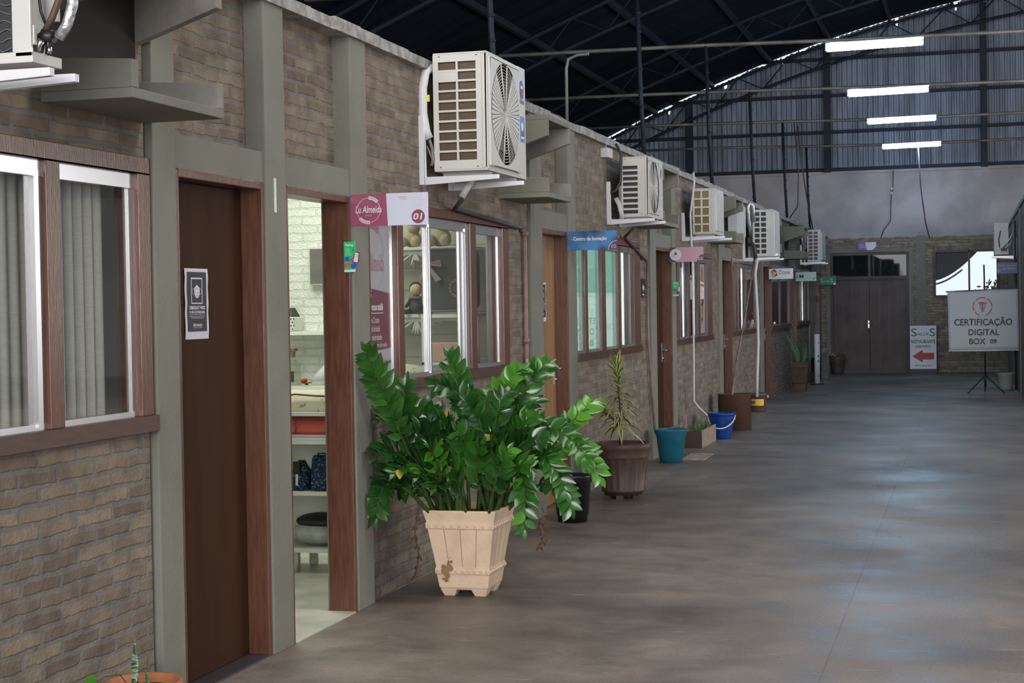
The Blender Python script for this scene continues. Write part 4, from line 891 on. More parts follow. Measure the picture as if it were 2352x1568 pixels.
def pay(x, Y, z, s, label):
    t = thing('payment_card_sign', label, 'sign', (x, Y, z)); fc = Face((x,Y,z), (1,0,0), (0,0,1))
    MB().box(x,x+.064*s,Y,Y+.004,z,z+.160*s).build('card', 'picgreen', t, .0015)
    deco(t, lambda m: fc.rect(m, .001,.063*s,.002,.014*s,1), 'white_foot', 'white')
    deco(t, lambda m: [fc.disc(m, .054*s,.035*s,.017*s,1,0,16), fc.poly(m, ((.03*s,.06*s),(.063*s,.06*s),(.063*s,.095*s)), 1), fc.disc(m, .052*s,.115*s,.005*s,1,0,10), fc.rect(m,.004*s,.03*s,.058*s,.08*s,1)], 'blue_shapes', 'midblue')
    deco(t, lambda m: fc.poly(m, [(a*s,b*s) for a,b in ((.0005,.02),(.03,.036),(.05,.045),(.062,.055),(.062,.075),(.056,.10),(.050,.085),(.040,.055),(.02,.05),(.0005,.048))], 2), 'arm', 'skin')
    h = MB(); h.hexa([tuple(fc.p(a*s,b*s,k)) for k in (3,7) for a,b in ((.050,.052),(.080,.046),(.090,.102),(.062,.108))]); ph = h.build('phone', 'navyblue', t)
    deco(t, lambda m: [fc.poly(m, [(a*s,b*s) for a,b in ((.055,.055),(.078,.050),(.086,.098),(.065,.103))], 8)], 'phone_screen', 'white'); deco(t, lambda m: [fc.poly(m, [(a*s,b*s) for a,b in ((.060,.082),(.083,.077),(.085,.092),(.063,.097))], 9)], 'screen_header', 'teallight')
    fi = MB()
    for k in range(4): fi.tube([fc.p((.087+.001*k)*s,(.058+.013*k)*s,4), fc.p((.094+.001*k)*s,(.060+.013*k)*s,6), fc.p((.088+.001*k)*s,(.063+.013*k)*s,9)], .0032*s, 6)
    fi.build('fingers', 'skin', t)
    fc.text(t, 'PicPay', .008*s,.056*s,.132*s,.148*s,'white',2,bold=.04)
    for k, l in enumerate(('AVISAR', 'TUDO', 'COM SEU', 'CELULAR')): fc.text(t, l, .008*s,(.032+.003*k)*s,(.119-.010*k)*s,(.125-.010*k)*s,'white',2)
pay(-3.143, 7.942, 1.787, 1.0, 'green payment card sign with phone beside the open shop doorway')
pay(-3.10, 17.50, 1.672, 1.0, 'green payment card sign with phone under the pink sign')

# ================================================================= HERO POT PLANT
def leafblade(mb, p, d, n, L, Wd, mi, droop=.15, nseg=6):
    d = d.normalized(); n = (n - d*n.dot(d)).normalized(); s = d.cross(n); vs = []
    for i in range(nseg+1):
        u = i/nseg; w = Wd*math.sin(PI*min(1, .04+u*.96)**.85)*(1 if u < .98 else .0)*.5
        c = p + d*(L*u) - n*(droop*L*u*u)
        vs += [c - s*w + n*(w*.28), c, c + s*w + n*(w*.28)]
    fs = []
    for i in range(nseg): a = i*3; fs += [(a,a+1,a+4,a+3),(a+1,a+2,a+5,a+4)]
    mb.add(vs, fs, mi, True)
FR = [((-3.034,7.95,1.37),(-2.975,8.2,1.006),2,0),((-2.993,8.45,1.181),(-2.983,8.5,.888),1,0),((-3.06,8.2,.994),(-2.986,8.4,.896),0,0),((-3.05,8.1,.804),(-2.983,8.35,.781),0,0),
((-3.06,8.2,.653),(-3.0,8.4,.68),0,0),((-3.045,8.1,.479),(-3.0,8.2,.654),0,1),((-2.755,8.5,1.316),(-2.683,8.6,1.003),2,0),((-2.805,8.4,1.171),(-2.627,8.5,.998),0,0),
((-2.268,8.75,1.265),(-2.435,8.7,1.008),1,0),((-2.378,8.6,1.243),(-2.52,8.6,.979),3,0),((-2.604,8.35,1.079),(-2.547,8.45,.871),0,0),((-2.439,8.5,1.117),(-2.505,8.5,.891),0,0),
((-2.033,8.9,1.045),(-2.212,8.8,.868),3,0),((-1.98,8.5,.765),(-2.297,8.6,.92),2,1),((-2.081,8.4,.598),(-2.273,8.5,.774),2,1),((-2.272,8.25,.417),(-2.33,8.35,.706),2,1),
((-2.07,8.45,.511),(-2.214,8.5,.632),1,1),((-1.96,8.7,.65),(-2.176,8.7,.804),3,1),((-2.781,8.2,.844),(-2.772,8.35,.712),3,0),((-2.649,8.2,.74),(-2.658,8.3,.648),2,0),
((-2.361,8.25,.82),(-2.438,8.3,.674),2,0),((-2.505,8.25,.853),(-2.562,8.35,.691),1,0),((-3.05,8.6,.854),(-2.98,8.6,.806),0,0),((-2.959,8.55,1.042),(-2.848,8.55,.86),0,0),
((-2.653,8.3,.93),(-2.638,8.4,.756),1,0),((-2.256,8.3,.735),(-2.367,8.35,.705),2,0),((-2.221,8.45,.873),(-2.395,8.5,.796),0,0),((-2.941,8.8,1.013),(-2.809,8.7,.774),0,0),
((-2.627,8.8,1.112),(-2.641,8.7,.849),1,0),((-2.374,8.9,1.057),(-2.516,8.75,.821),0,0),((-3.05,8.5,.571),(-2.96,8.5,.621),0,1),((-2.731,8.15,.64),(-2.732,8.3,.624),2,1),
((-2.88,8.25,.93),(-2.83,8.4,.80),0,0),((-2.55,8.55,1.02),(-2.58,8.55,.85),1,0),((-2.30,8.6,.98),(-2.42,8.6,.85),1,0),((-2.84,8.2,.70),(-2.80,8.35,.68),0,0),
((-2.42,8.2,.92),(-2.48,8.35,.78),2,0),((-2.72,8.2,1.0),(-2.70,8.4,.82),0,0),((-2.16,8.5,.72),(-2.30,8.5,.74),1,1),((-2.95,8.15,.72),(-2.88,8.35,.72),1,0)]
random.seed(11)
plant = thing('potted_plant', 'big glossy green pot plant in a square cream planter on the floor', 'plant', (-2.69, 8.63, 0))
PC = (-2.695, 8.64, 0)
pot = MB()
pot.sqloft([(.128,.128,.035),(.140,.140,.05),(.150,.150,.115),(.153,.153,.125),(.158,.158,.128),(.159,.159,.158),(.153,.153,.162),(.188,.188,.378),(.196,.196,.382),(.198,.198,.412),(.193,.193,.416),(.208,.208,.475),(.208,.208,.482),(.186,.186,.482),(.180,.180,.44)], PC, rot=.0)
po = pot.build('planter', 'cream', plant, .004)
for a in (-1, 1):
    for c in (-1, 1): MB().sqloft([(.030,.030,0),(.048,.048,.04)], (PC[0]+a*.088, PC[1]+c*.088, 0)).build('foot', 'cream', po, .003)
gr = MB()
for k in range(1, 4):
    for zz in ((.165,.153,.376,.187),):
        q = (k/4-.5)*2
        gr.hexa([(PC[0]+q*zz[1]-.002,PC[1]-zz[1]-.0015,zz[0]),(PC[0]+q*zz[1]+.002,PC[1]-zz[1]-.0015,zz[0]),(PC[0]+q*zz[1]+.002,PC[1]-zz[1]+.002,zz[0]),(PC[0]+q*zz[1]-.002,PC[1]-zz[1]+.002,zz[0]),
                 (PC[0]+q*zz[3]-.002,PC[1]-zz[3]-.0015,zz[2]),(PC[0]+q*zz[3]+.002,PC[1]-zz[3]-.0015,zz[2]),(PC[0]+q*zz[3]+.002,PC[1]-zz[3]+.002,zz[2]),(PC[0]+q*zz[3]-.002,PC[1]-zz[3]+.002,zz[2])])
        gr.hexa([(PC[0]+zz[1]-.002,PC[1]+q*zz[1]-.002,zz[0]),(PC[0]+zz[1]+.0015,PC[1]+q*zz[1]-.002,zz[0]),(PC[0]+zz[1]+.0015,PC[1]+q*zz[1]+.002,zz[0]),(PC[0]+zz[1]-.002,PC[1]+q*zz[1]+.002,zz[0]),
                 (PC[0]+zz[3]-.002,PC[1]+q*zz[3]-.002,zz[2]),(PC[0]+zz[3]+.0015,PC[1]+q*zz[3]-.002,zz[2]),(PC[0]+zz[3]+.0015,PC[1]+q*zz[3]+.002,zz[2]),(PC[0]+zz[3]-.002,PC[1]+q*zz[3]+.002,zz[2])])
gr.build('plank_grooves', 'beige', po)
st = MB()
for zb, hb in ((.143,.159),(.397,.198)):
    for k in range(9):
        q = (k/8-.5)*1.8*hb
        st.ball((PC[0]+q, PC[1]-hb, zb), .009, 8); st.ball((PC[0]+hb, PC[1]+q, zb), .009, 8)
st.build('rivets', 'cream', po)
fc = Face((PC[0]-.16, PC[1]-.172, .16), (1,0,0), (0,.17,.98))
m = MB()
for i in range(22):
    z = random.uniform(-.07,.10); a = .085+random.gauss(0,.016)+.012*math.sin(z*40); fc.disc(m, a, z, random.uniform(.005,.016), .0+i*.12, 0, 9, random.uniform(.006,.024))
deco_st = m.build('stain', 'stain', po)
MB().box(PC[0]-.183,PC[0]+.183,PC[1]-.183,PC[1]+.183,.40,.445).build('soil', 'soil', plant)
for tip, mid, kind, dr in FR:
    T = Vector(tip); Mi = Vector(mid)
    bx = max(-2.85, min(-2.53, PC[0]+(Mi.x-PC[0])*.75+random.uniform(-.04,.04))); by = max(8.48, min(8.80, PC[1]+(Mi.y-8.45)*.9+random.uniform(-.08,.10)))
    B0 = Vector((bx, by, .43)); tm = .52
    Cq = (Mi - B0*(1-tm)**2 - T*tm*tm)/(2*tm*(1-tm)); n = 16
    cv = [B0*(1-u)**2 + Cq*2*u*(1-u) + T*u*u for u in [i/n for i in range(n+1)]]
    L = sum((b-a).length for a, b in zip(cv, cv[1:]))
    fr = MB(); fr.tube(cv, [.0125*(1-.8*(i/n)) for i in range(n+1)], 7, 0)
    lf0 = .40 if L > .6 else .32; cnt = max(5, int((1-lf0)*L/.043)); roll = random.uniform(-.5,.5)
    mi = {0:1, 1:2, 2:2, 3:3}[kind]
    for k in range(cnt):
        u = lf0+(1-lf0)*(k+.5)/cnt; q = u*n; i = min(n-1, int(q)); p = cv[i].lerp(cv[i+1], q-i); tg = (cv[i+1]-cv[i]).normalized()
        nv = Vector((.25+roll*.5, -.75, .62)).normalized(); sd = tg.cross(nv)
        if sd.length < .2: sd = tg.cross(Vector((1,0,.3)))
        sd.normalize(); nn = sd.cross(tg).normalized()
        for s in (-1, 1):
            pp = p + tg*(.012*s); sz = (.082+.030*math.sin(PI*min(1, (u-lf0)/(1-lf0)*.9+.1)))*random.uniform(.85,1.12)
            dd = sd*s*random.uniform(.75,1.0) + tg*random.uniform(.55,.9) + nn*random.uniform(-.1,.45) + Vector((random.uniform(-.15,.15),random.uniform(-.15,.15),random.uniform(-.15,.1)))
            nl = nn + sd*s*random.uniform(-.45,.35) + Vector((random.uniform(-.4,.4),random.uniform(-.3,.3),random.uniform(-.2,.3)))
            mm = mi if random.random() > .12 else random.choice((1,2,3))
            if random.random() < .004: mm = 4
            leafblade(fr, pp, dd, nl, sz, sz*.55, mm, random.uniform(.03,.22))
    leafblade(fr, cv[-1], (cv[-1]-cv[-2]), Vector((.2,-.8,.6)), .07, .032, mi)
    fr.v = [(max(x, -3.122 if y > 8.21 else -3.098), y, z) for x, y, z in fr.v]
    fr.build('frond', ['stalk','leaf','leaf2','leaf3','leafy'], plant)
for i in range(16):
    a = random.uniform(-.16,.16); c = random.uniform(-.17,.10)
    MB().tube([(PC[0]+a, PC[1]+c, .43),(PC[0]+a*1.2+random.uniform(-.02,.02), PC[1]+c*1.1, .55),(PC[0]+a*1.5, PC[1]+c*1.2, .64+random.uniform(0,.08))], [.017,.013,.006], 8).build('stalk', 'stalk', plant)
for x, y, zt, zb in ((-2.93,8.42,.56,.13),(-2.20,8.35,.52,.32)):
    dmb = MB(); pts = [(x+.012*math.sin(i*1.3), y-.01*i*.3, zt+(zb-zt)*i/8) for i in range(9)]; dmb.tube(pts, .004, 5)
    for i in range(2, 9):
        for s in (-1, 1): leafblade(dmb, Vector(pts[i]), Vector((s*.6,random.uniform(-.4,.2),-1)), Vector((.2,-1,s*.4)), random.uniform(.025,.045), .015, 0, .6)
    dmb.build('dried_frond', 'dry', plant)

# ================================================================= OTHER POTS AND BUCKETS
def ring_pot(name, label, cat, c, prof, m, n=36, extra=None):
    t = thing(name, label, cat, (c[0], c[1], 0)); MB().lathe(prof, (c[0], c[1], 0), n).build('body', m, t); return t
t = ring_pot('plant_pot', 'empty black plastic pot behind the big leafy plant', 'pot', (-2.83,11.62), [(.108,0),(.112,.05),(.120,.055),(.137,.285),(.145,.29),(.148,.335),(.150,.345),(.138,.345),(.112,.06)], 'blackpot')
# dracaena in a fluted brown pot
t = thing('potted_dracaena', 'fluted brown pot with a tall striped narrow leaved plant', 'plant', (-2.76,13.12,0))
n = 72; prof = [(.158,.03),(.160,.05),(.178,.055),(.180,.075),(.172,.085),(.200,.32),(.208,.335),(.214,.35),(.210,.365),(.232,.405),(.240,.43),(.232,.455),(.212,.455),(.200,.40)]
vs = []
for j, (r, z) in enumerate(prof):
    for k in range(n):
        a = 2*PI*k/n; rr = r*(1-(.022*(1 if k % 4 < 2 else -1) if 4 <= j <= 5 else 0)); vs.append((-2.76+rr*math.cos(a), 13.12+rr*math.sin(a), z))
m = MB(); m.add(vs, [(j*n+k, j*n+(k+1)%n, (j+1)*n+(k+1)%n, (j+1)*n+k) for j in range(len(prof)-1) for k in range(n)], 0, True); m.add(vs[:n], [tuple(range(n))])
p = m.build('pot', 'brownpot', t)
for k in range(5):
    a = -PI/2+2*PI*k/5; MB().box(-2.76+.13*math.cos(a)-.03,-2.76+.13*math.cos(a)+.03,13.12+.13*math.sin(a)-.03,13.12+.13*math.sin(a)+.03,0,.034).build('foot', 'brownpot', p)
MB().lathe([(.001,.425),(.21,.42)], (-2.76,13.12,0), 24).build('soil', 'soil', t)
random.seed(21)
def dracaena(base, top, r0, nl, L, name):
    m = MB(); bx = Vector(base); tp = Vector(top); m.tube([bx, bx.lerp(tp,.5)+Vector((.012,0,0)), tp], [.011,.009,.005], 7, 0)
    for i in range(nl):
        u = r0+(1-r0)*i/(nl-1); p = bx.lerp(tp, u); a = i*2.4+random.uniform(-.3,.3); el = .28+1.0*u**4 - (.5 if u < .3 else 0)*random.random()
        d = Vector((math.cos(a)*math.cos(el), math.sin(a)*math.cos(el), math.sin(el))); ll = L*(1-.3*u)*random.uniform(.85,1.15)
        s = d.cross(Vector((0,0,1))).normalized(); vs = []; ns = 7
        for j in range(ns+1):
            q = j/ns; w = .015*math.sin(PI*(.18+.82*q))*1.1; c = p+d*ll*q-Vector((0,0,.62*ll*q*q*(1-.8*u**4)))
            vs += [c-s*w, c-s*w*.45, c+s*w*.45, c+s*w]
        fy = [(j*4+k2, j*4+k2+1, j*4+k2+5, j*4+k2+4) for j in range(ns) for k2 in (0, 2)]; fg = [(j*4+1, j*4+2, j*4+6, j*4+5) for j in range(ns)]
        m.add(vs, fy, 2, True); m.add(vs, fg, 1, True)
    return m.build(name, ['stalkd','drac','dracy'], t)
dracaena((-2.775,13.10,.43), (-2.79,13.08,1.10), .22, 90, .26, 'stem')
dracaena((-2.785,13.10,.60), (-2.93,13.02,.74), .55, 34, .17, 'side_shoot')
t = ring_pot('plastic_bin', 'teal blue plastic bin by the dark door', 'bin', (-2.89,16.08), [(.110,0),(.114,.05),(.122,.055),(.146,.27),(.152,.275),(.156,.315),(.166,.325),(.166,.336),(.152,.336),(.118,.06)], 'tealpot')
# wooden trough
t = thing('planter_box', 'low planter box, brown end and beige side, behind the teal bin', 'planter', (-2.93,18.2,0))
MB().box(-3.025,-2.835,17.67,17.69,0,.188).build('end_board', 'boxbrown', t); MB().box(-2.848,-2.832,17.692,18.70,0,.19).build('side_board', 'beige', t); MB().box(-3.025,-3.01,17.692,18.70,0,.188).build('side_board', 'beige', t); MB().box(-3.01,-2.848,18.68,18.70,0,.188).build('end_board', 'boxbrown', t)
MB().box(-3.01,-2.848,17.69,18.68,.02,.16).build('soil', 'soil', t)
m = MB(); random.seed(8)
for i in range(70):
    p = Vector((random.uniform(-3.0,-2.86), random.uniform(17.72,18.6), .155)); leafblade(m, p, Vector((random.uniform(-.6,.6),random.uniform(-.6,.4),1)), Vector((0,-1,.4)), random.uniform(.04,.10), .014, random.randint(0,1), .5, 4)
m.build('small_plants', ['stalk','drac'], t)
MB().hexa([(-3.06,17.95,.0),(-3.03,17.95,.0),(-3.03,17.98,.0),(-3.06,17.98,.0),(-3.085,17.95,.36),(-3.055,17.95,.36),(-3.055,17.98,.36),(-3.085,17.98,.36)]).build('stake', 'beige', t)
t = ring_pot('bucket', 'blue bucket with a pale handle, between planter box and rusty drum', 'bucket', (-2.80,18.96), [(.098,0),(.102,.01),(.150,.26),(.152,.27),(.166,.285),(.168,.305),(.154,.305),(.10,.02)], 'bluepot')
m = MB(); m.tube([(-2.80+.158*math.cos(a), 18.96-.10*math.sin(a)-.10*math.sin(a), .27-.14*math.sin(a)) for a in [PI*i/14 for i in range(15)]], .009, 8); m.build('handle', 'hosewhite', t)
t = thing('drum', 'rusty brown open drum on the floor by the wall', 'drum', (-2.83,20.26,0)); MB().lathe([(.205,0),(.206,.44),(.214,.445),(.214,.452),(.196,.452),(.196,.02)], (-2.83,20.26,0), 36).build('body', 'rust', t)
t = ring_pot('paint_bucket', 'dark paint bucket with yellow label beyond the rusty drum', 'bucket', (-2.965,23.68), [(.110,0),(.115,.01),(.124,.22),(.132,.225),(.133,.25),(.130,.272),(.118,.272),(.112,.02)], 'plum')
m = MB(); vs = []
for i in range(13):
    a = -PI/2-.75+1.6*i/12; vs += [(-2.965+.1225*math.cos(a),23.68+.1225*math.sin(a),.09),(-2.965+.1245*math.cos(a),23.68+.1245*math.sin(a),.185)]
m.add(vs, [(2*i,2*i+2,2*i+3,2*i+1) for i in range(12)], 0, True); m.add([(x+(.0006 if 1 else 0)*0,y-.001,z*.5+.07) for x,y,z in vs[:10]], [(2*i,2*i+2,2*i+3,2*i+1) for i in range(4)], 1, True); m.build('label_band', ['yellow','greyblock'], t)
MB().box(-2.828,-2.815,23.66,23.70,.20,.235).build('handle_lug', 'white', t)
t = thing('potted_snake_plant', 'tall tapered brown planter with dark sword leaves', 'plant', (-2.87,28.9,0))
MB().sqloft([(.100,.100,0),(.102,.102,.14),(.118,.118,.16),(.150,.150,.42),(.158,.158,.43),(.158,.158,.52),(.140,.140,.52),(.13,.13,.47)], (-2.87,28.9,0)).build('planter', 'rust', t)
MB().box(-2.99,-2.75,28.78,29.02,.44,.485).build('soil', 'soil', t)
def sword(t, b, tip, w, m, wig=.01, name='leaf'):
    b, tp = Vector(b), Vector(tip); mb = MB(); vs = []; n = 10; d = (tp-b).normalized(); s = d.cross(Vector((0,-1,.1))).normalized()
    for i in range(n+1):
        u = i/n; ww = w*(.55+.45*math.sin(PI*min(1,u*1.1)))*(1-u**4) if u < 1 else 0; c = b.lerp(tp,u)+s*wig*math.sin(u*4)
        vs += [c-s*ww+Vector((0,-ww*.3,0)), c+Vector((0,ww*.25,0)), c+s*ww+Vector((0,-ww*.3,0))]
    mb.add(vs, [(i*3+k,i*3+k+1,i*3+k+4,i*3+k+3) for i in range(n) for k in (0,1)], 0, True); o = mb.build(name, m, t)
    md = o.modifiers.new('thick', 'SOLIDIFY'); md.thickness = .003
for b, tp in (((-2.88,28.88,.47),(-3.12,28.8,1.07)),((-2.92,28.92,.47),(-3.02,28.9,1.0)),((-2.90,28.9,.47),(-2.97,28.85,.92)),((-2.84,28.88,.47),(-2.80,28.86,.80)),((-2.82,28.9,.47),(-2.765,28.85,.87)),((-2.90,28.86,.47),(-3.05,28.8,.86))): sword(t, b, tp, .035, 'snaked', .02)
t = thing('totem', 'slim white printed tube standing on a black disc', 'totem', (-2.79,31.3,0))
MB().lathe([(.135,0),(.135,.012),(.02,.02)], (-2.79,31.3,0), 28).build('base', 'ink', t); MB().lathe([(.053,.02),(.053,.955)], (-2.79,31.3,0), 28).build('tube', 'white', t)
fc = Face((-2.79,31.246,0), (1,0,0), (0,0,1))
for a0, a1, b0, b1, mm in ((.012,.04,.52,.56,'plum'),(.012,.04,.42,.47,'signgreen'),(.02,.04,.15,.17,'ink'),(.02,.04,.78,.80,'greyink')): deco(t, lambda m: fc.rect(m, a0, a1, b0, b1, 1), 'printed_patch', mm)
tag(MB().box(-2.95,-2.75,33.45,33.75,0,.426).build('cement_block', 'greyblock', bevel=.008), 'plain grey cement block standing behind the white tube', 'block')
tag(MB().sqloft([(.10,.10,0),(.11,.11,.19),(.118,.118,.20)], (-2.93,32.1,0)).build('planter_tray', 'boxbrown'), 'low dark brown tray box left of the white tube', 'box')
tag(MB().lathe([(.09,0),(.11,.45),(.095,.45),(.08,.03)], (-2.96,33.05,0), 20).build('black_bin', 'black'), 'black bin half hidden behind the white tube', 'bin')
tag(MB().box(-2.76,-2.66,32.25,32.42,0,.003).build('floor_sticker', 'neonyellow'), 'neon yellow strip on the floor beside the white tube', 'sticker')
t = thing('barrel_planter', 'dark barrel planter with small green plants beside the end doors', 'planter', (-2.74,35.62,0))
MB().lathe([(.118,.0),(.122,.05),(.165,.26),(.176,.30),(.178,.39),(.165,.395),(.15,.33)], (-2.74,35.62,0), 28).build('barrel', 'barrel', t); MB().lathe([(.001,.345),(.158,.34)], (-2.74,35.62,0), 20).build('soil', 'soil', t)
m = MB(); random.seed(2)
for i in range(60):
    a = random.uniform(0,2*PI); r = .13*random.random(); leafblade(m, Vector((-2.74+r*math.cos(a),35.62+r*math.sin(a),.34)), Vector((math.cos(a)*.7,math.sin(a)*.7,1)), Vector((0,-1,.5)), random.uniform(.06,.15), .025, random.randint(0,1), .4, 4)
m.build('leaves', ['leaf','leaf2'], t)
tag(MB().box(-2.84,-2.60,16.35,17.05,0,.006).build('cardboard_mat', 'paper2'), 'worn flattened cardboard on the floor beside the teal bin', 'cardboard')
# bottle on the fifth window sill
t = thing('water_bottle', 'clear bottle with red cap on the sill beside the hoses', 'bottle', (-3.118,24.3,1.19)); MB().lathe([(.032,0),(.034,.01),(.034,.13),(.03,.16),(.012,.20),(.012,.215)], (-3.118,24.3,1.192), 16).build('body', 'clear', t); MB().lathe([(.014,.215),(.014,.24)], (-3.118,24.3,1.192), 12).build('cap', 'red', t)
# pot at the bottom left corner
t = thing('potted_snake_plant', 'orange terracotta pot with variegated sword leaf at the bottom left', 'plant', (-2.955,5.38,0))
MB().lathe([(.095,0),(.125,.17),(.142,.175),(.146,.228),(.140,.236),(.128,.232),(.118,.17)], (-2.955,5.38,0), 40).build('pot', 'terra', t); MB().lathe([(.001,.205),(.124,.20)], (-2.955,5.38,0), 24).build('soil', 'soil', t)
sword(t, (-2.985,5.36,.20), (-2.985,5.38,.388), .0135, 'snake', .004); sword(t, (-2.925,5.36,.20), (-2.945,5.38,.285), .008, 'snaked', .004); sword(t, (-2.99,5.40,.20), (-3.035,5.44,.285), .010, 'leaf', .004)
m = MB(); m.tube([(-2.97,5.33,.205),(-3.0,5.29,.275),(-3.03,5.25,.277),(-3.055,5.22,.265)], .0022, 6, 0); leafblade(m, Vector((-3.055,5.22,.268)), Vector((-.55,-.1,-.12)), Vector((.2,-.65,.75)), .062, .052, 1, .25); m.build('heart_leaf', ['stalk','leaf3'], t)

# ================================================================= BANNER, A-FRAME, BIN
t = thing('banner_stand', 'white hanging banner about digital certification on a black tripod', 'banner', (.254,28.35,0))
m = MB(); n = 24; xs0, xs1 = -.345, .79; g = []
for i in range(n+1):
    u = i/n
    for j in range(13):
        v = j/12; z = (.716+.006*u)+(v)*(.992+.031*u); g.append((xs0+.018*(1-v)+(xs1-xs0-.018*(1-v)+.012*(1-v))*u, 28.28+.010*math.sin(9*u+5*v)*(1-u)*(v), z))
m.add(g, [(i*13+j,(i+1)*13+j,(i+1)*13+j+1,i*13+j+1) for i in range(n) for j in range(12)], 0, True); o = m.build('sheet', 'cloth', t)
md = o.modifiers.new('thick', 'SOLIDIFY'); md.thickness = .002; md.offset = 1
MB().tube([(-.37,28.285,1.708),(.82,28.285,1.747)], .012, 8).build('top_bar', 'rod', t); MB().tube([(-.335,28.285,.712),(.81,28.285,.72)], .012, 8).build('bottom_bar', 'white', t)
m = MB(); m.tube([(.254,28.33,.30),(.254,28.33,1.9),(.25,28.32,2.15)], .013, 8); m.box(.20,.31,28.30,28.34,.69,.735); m.build('pole', 'blueblack', t)
m = MB(); m.tube([(.254,28.33,.10),(.254,28.33,.34)], .019, 8); m.build('hub', 'blueblack', t)
for q in ((-.03,28.05),(.56,28.2),(.25,28.75)): MB().tube([(.254,28.33,.30),(q[0],q[1],.008)], .010, 6).build('leg', 'blueblack', t)
fc = Face((-.345,28.266,.716), (1,0,.0), (0,0,1))
def rtext(tx, a0, a1, b0, b1, bold=.02): fc.text(t, tx, a0, a1, b0, b1, 'ink', 3, bold=bold)
rtext('CERTIFICAÇÃO', .105, 1.04, .395, .56, .022); rtext('DIGITAL', .335, .83, .255, .36, .022); rtext('BOX', .345, .61, .105, .205, .022); rtext('09', .68, .79, .115, .19, .03)
def f(m):
    a, b = .565, .735
    for k in range(40):
        if k % 8 == 7 or 28 <= k <= 31: continue
        fc.ring(m, a, b, .150, .022, 2, 0, 2, 2*PI*k/40, 2*PI*(k+.72)/40)
    fc.poly(m, [(a+x*.1,b+y*.1) for x,y in ((-.85,.75),(-.45,.35),(.0,.55),(.45,.35),(.85,.75),(.5,.62),(.2,.78),(-.2,.78),(-.5,.62))], 2); fc.poly(m, [(a+x*.1,b+y*.1) for x,y in ((-.12,.5),(.12,.5),(.06,-.6),(-.06,-.6))], 3)
deco(t, f, 'round_emblem', 'red')
deco(t, lambda m: [fc.poly(m, [(.565+x*.1,.735+y*.1) for x,y in ((-.42,.35),(-.5,-.05),(-.28,-.4),(-.22,-.85),(.22,-.85),(.28,-.4),(.5,-.05),(.42,.35))], 1.5)], 'skull_emblem', 'greyink')
deco(t, lambda m: [fc.disc(m, .565-.022,.735,.013,2.5,0,10), fc.disc(m, .565+.022,.735,.013,2.5,0,10)], 'emblem_eyes', 'cloth')
t = thing('aframe_sign', 'white standing restaurant sign with a red arrow pointing left', 'sign', (-.94,36.0,0))
MB().hexa([(-1.235,35.84,.0),(-.665,35.84,.0),(-.665,35.86,.0),(-1.235,35.86,.0),(-1.235,35.93,1.03),(-.665,35.93,1.03),(-.665,35.95,1.03),(-1.235,35.95,1.03)]).build('frame', 'ink', t)
MB().hexa([(-1.225,35.843,.095),(-.675,35.843,.095),(-.675,35.85,.095),(-1.225,35.85,.095),(-1.225,35.923,1.022),(-.675,35.923,1.022),(-.675,35.935,1.022),(-1.225,35.935,1.022)]).build('panel', 'white', t)
for x in (-1.22,-.68): MB().hexa([(x-.015,36.18,0),(x+.015,36.18,0),(x+.015,36.21,0),(x-.015,36.21,0),(x-.015,35.955,1.02),(x+.015,35.955,1.02),(x+.015,35.975,1.02),(x-.015,35.975,1.02)]).build('rear_leg', 'ink', t)
fc = Face((-1.225,35.838,.095), (1,0,0), (0,.0863,.996))
fc.text(t, 'S', .025, .145, .70, .87, 'darkgreen', 2); fc.text(t, "ALSA'", .15, .40, .715, .785, 'darkgreen', 2); fc.text(t, 'S', .405, .525, .70, .87, 'darkgreen', 2)
fc.text(t, 'RESTAURANTE', .025, .53, .55, .625, 'signgreen', 2, bold=.04); fc.text(t, 'DELIVERY', .12, .44, .465, .505, 'plum', 2, bold=.03, shear=.2); fc.text(t, '(99162.6767', .10, .46, .05, .085, 'plum', 2, bold=.03)
deco(t, lambda m: fc.poly(m, ((.05,.275),(.26,.41),(.26,.345),(.50,.345),(.50,.205),(.26,.205),(.26,.14)), 1), 'arrow', 'red')
t = ring_pot('waste_bin', 'milky white plastic bin on the floor behind the banner tripod', 'bin', (.602,29.45), [(.112,0),(.116,.01),(.135,.25),(.145,.27),(.146,.288),(.132,.288),(.108,.02)], 'binwhite')

# ================================================================= INSIDE THE OPEN SHOP
area('shop_ceiling_lamp', (-4.6, 9.7, 2.92), (-4.6, 9.71, 0), 1.2, 2.6, 27, (.95, 1.0, .86))
area('innovation_room_lamp', (-4.7, 14.0, 2.9), (-4.7, 14.01, 0), 1.2, 2.4, 80, (.93, 1.0, .96))
t = thing('shelf_rack', 'white shelving rack on castors inside the open doorway', 'shelf', (-4.1,9.25,0))
X0, X1, Y0, Y1 = -4.6, -3.62, 9.05, 9.45
MB().box(X0,X1,Y1-.015,Y1,.15,.975).build('back_panel', 'shelfwhite', t)
for x in (X0, X1-.018): MB().box(x,x+.018,Y0,Y1-.016,.10,.955).build('side_panel', 'shelfwhite', t)
for z in (.955, .785, .475, .13): MB().box(X0+.019,X1-.019,Y0,Y1-.016,z-.0,z+.022).build('shelf', 'shelfwhite', t)
for x in (-3.95,-4.5,-3.70):
    for y in (9.10, 9.38):
        c = MB(); c.tube([(x-.018,y,.032),(x+.018,y,.032)], .032, 16); c.box(x-.022,x+.022,y-.02,y+.02,.05,.13); c.build('castor', 'acwhite', t)
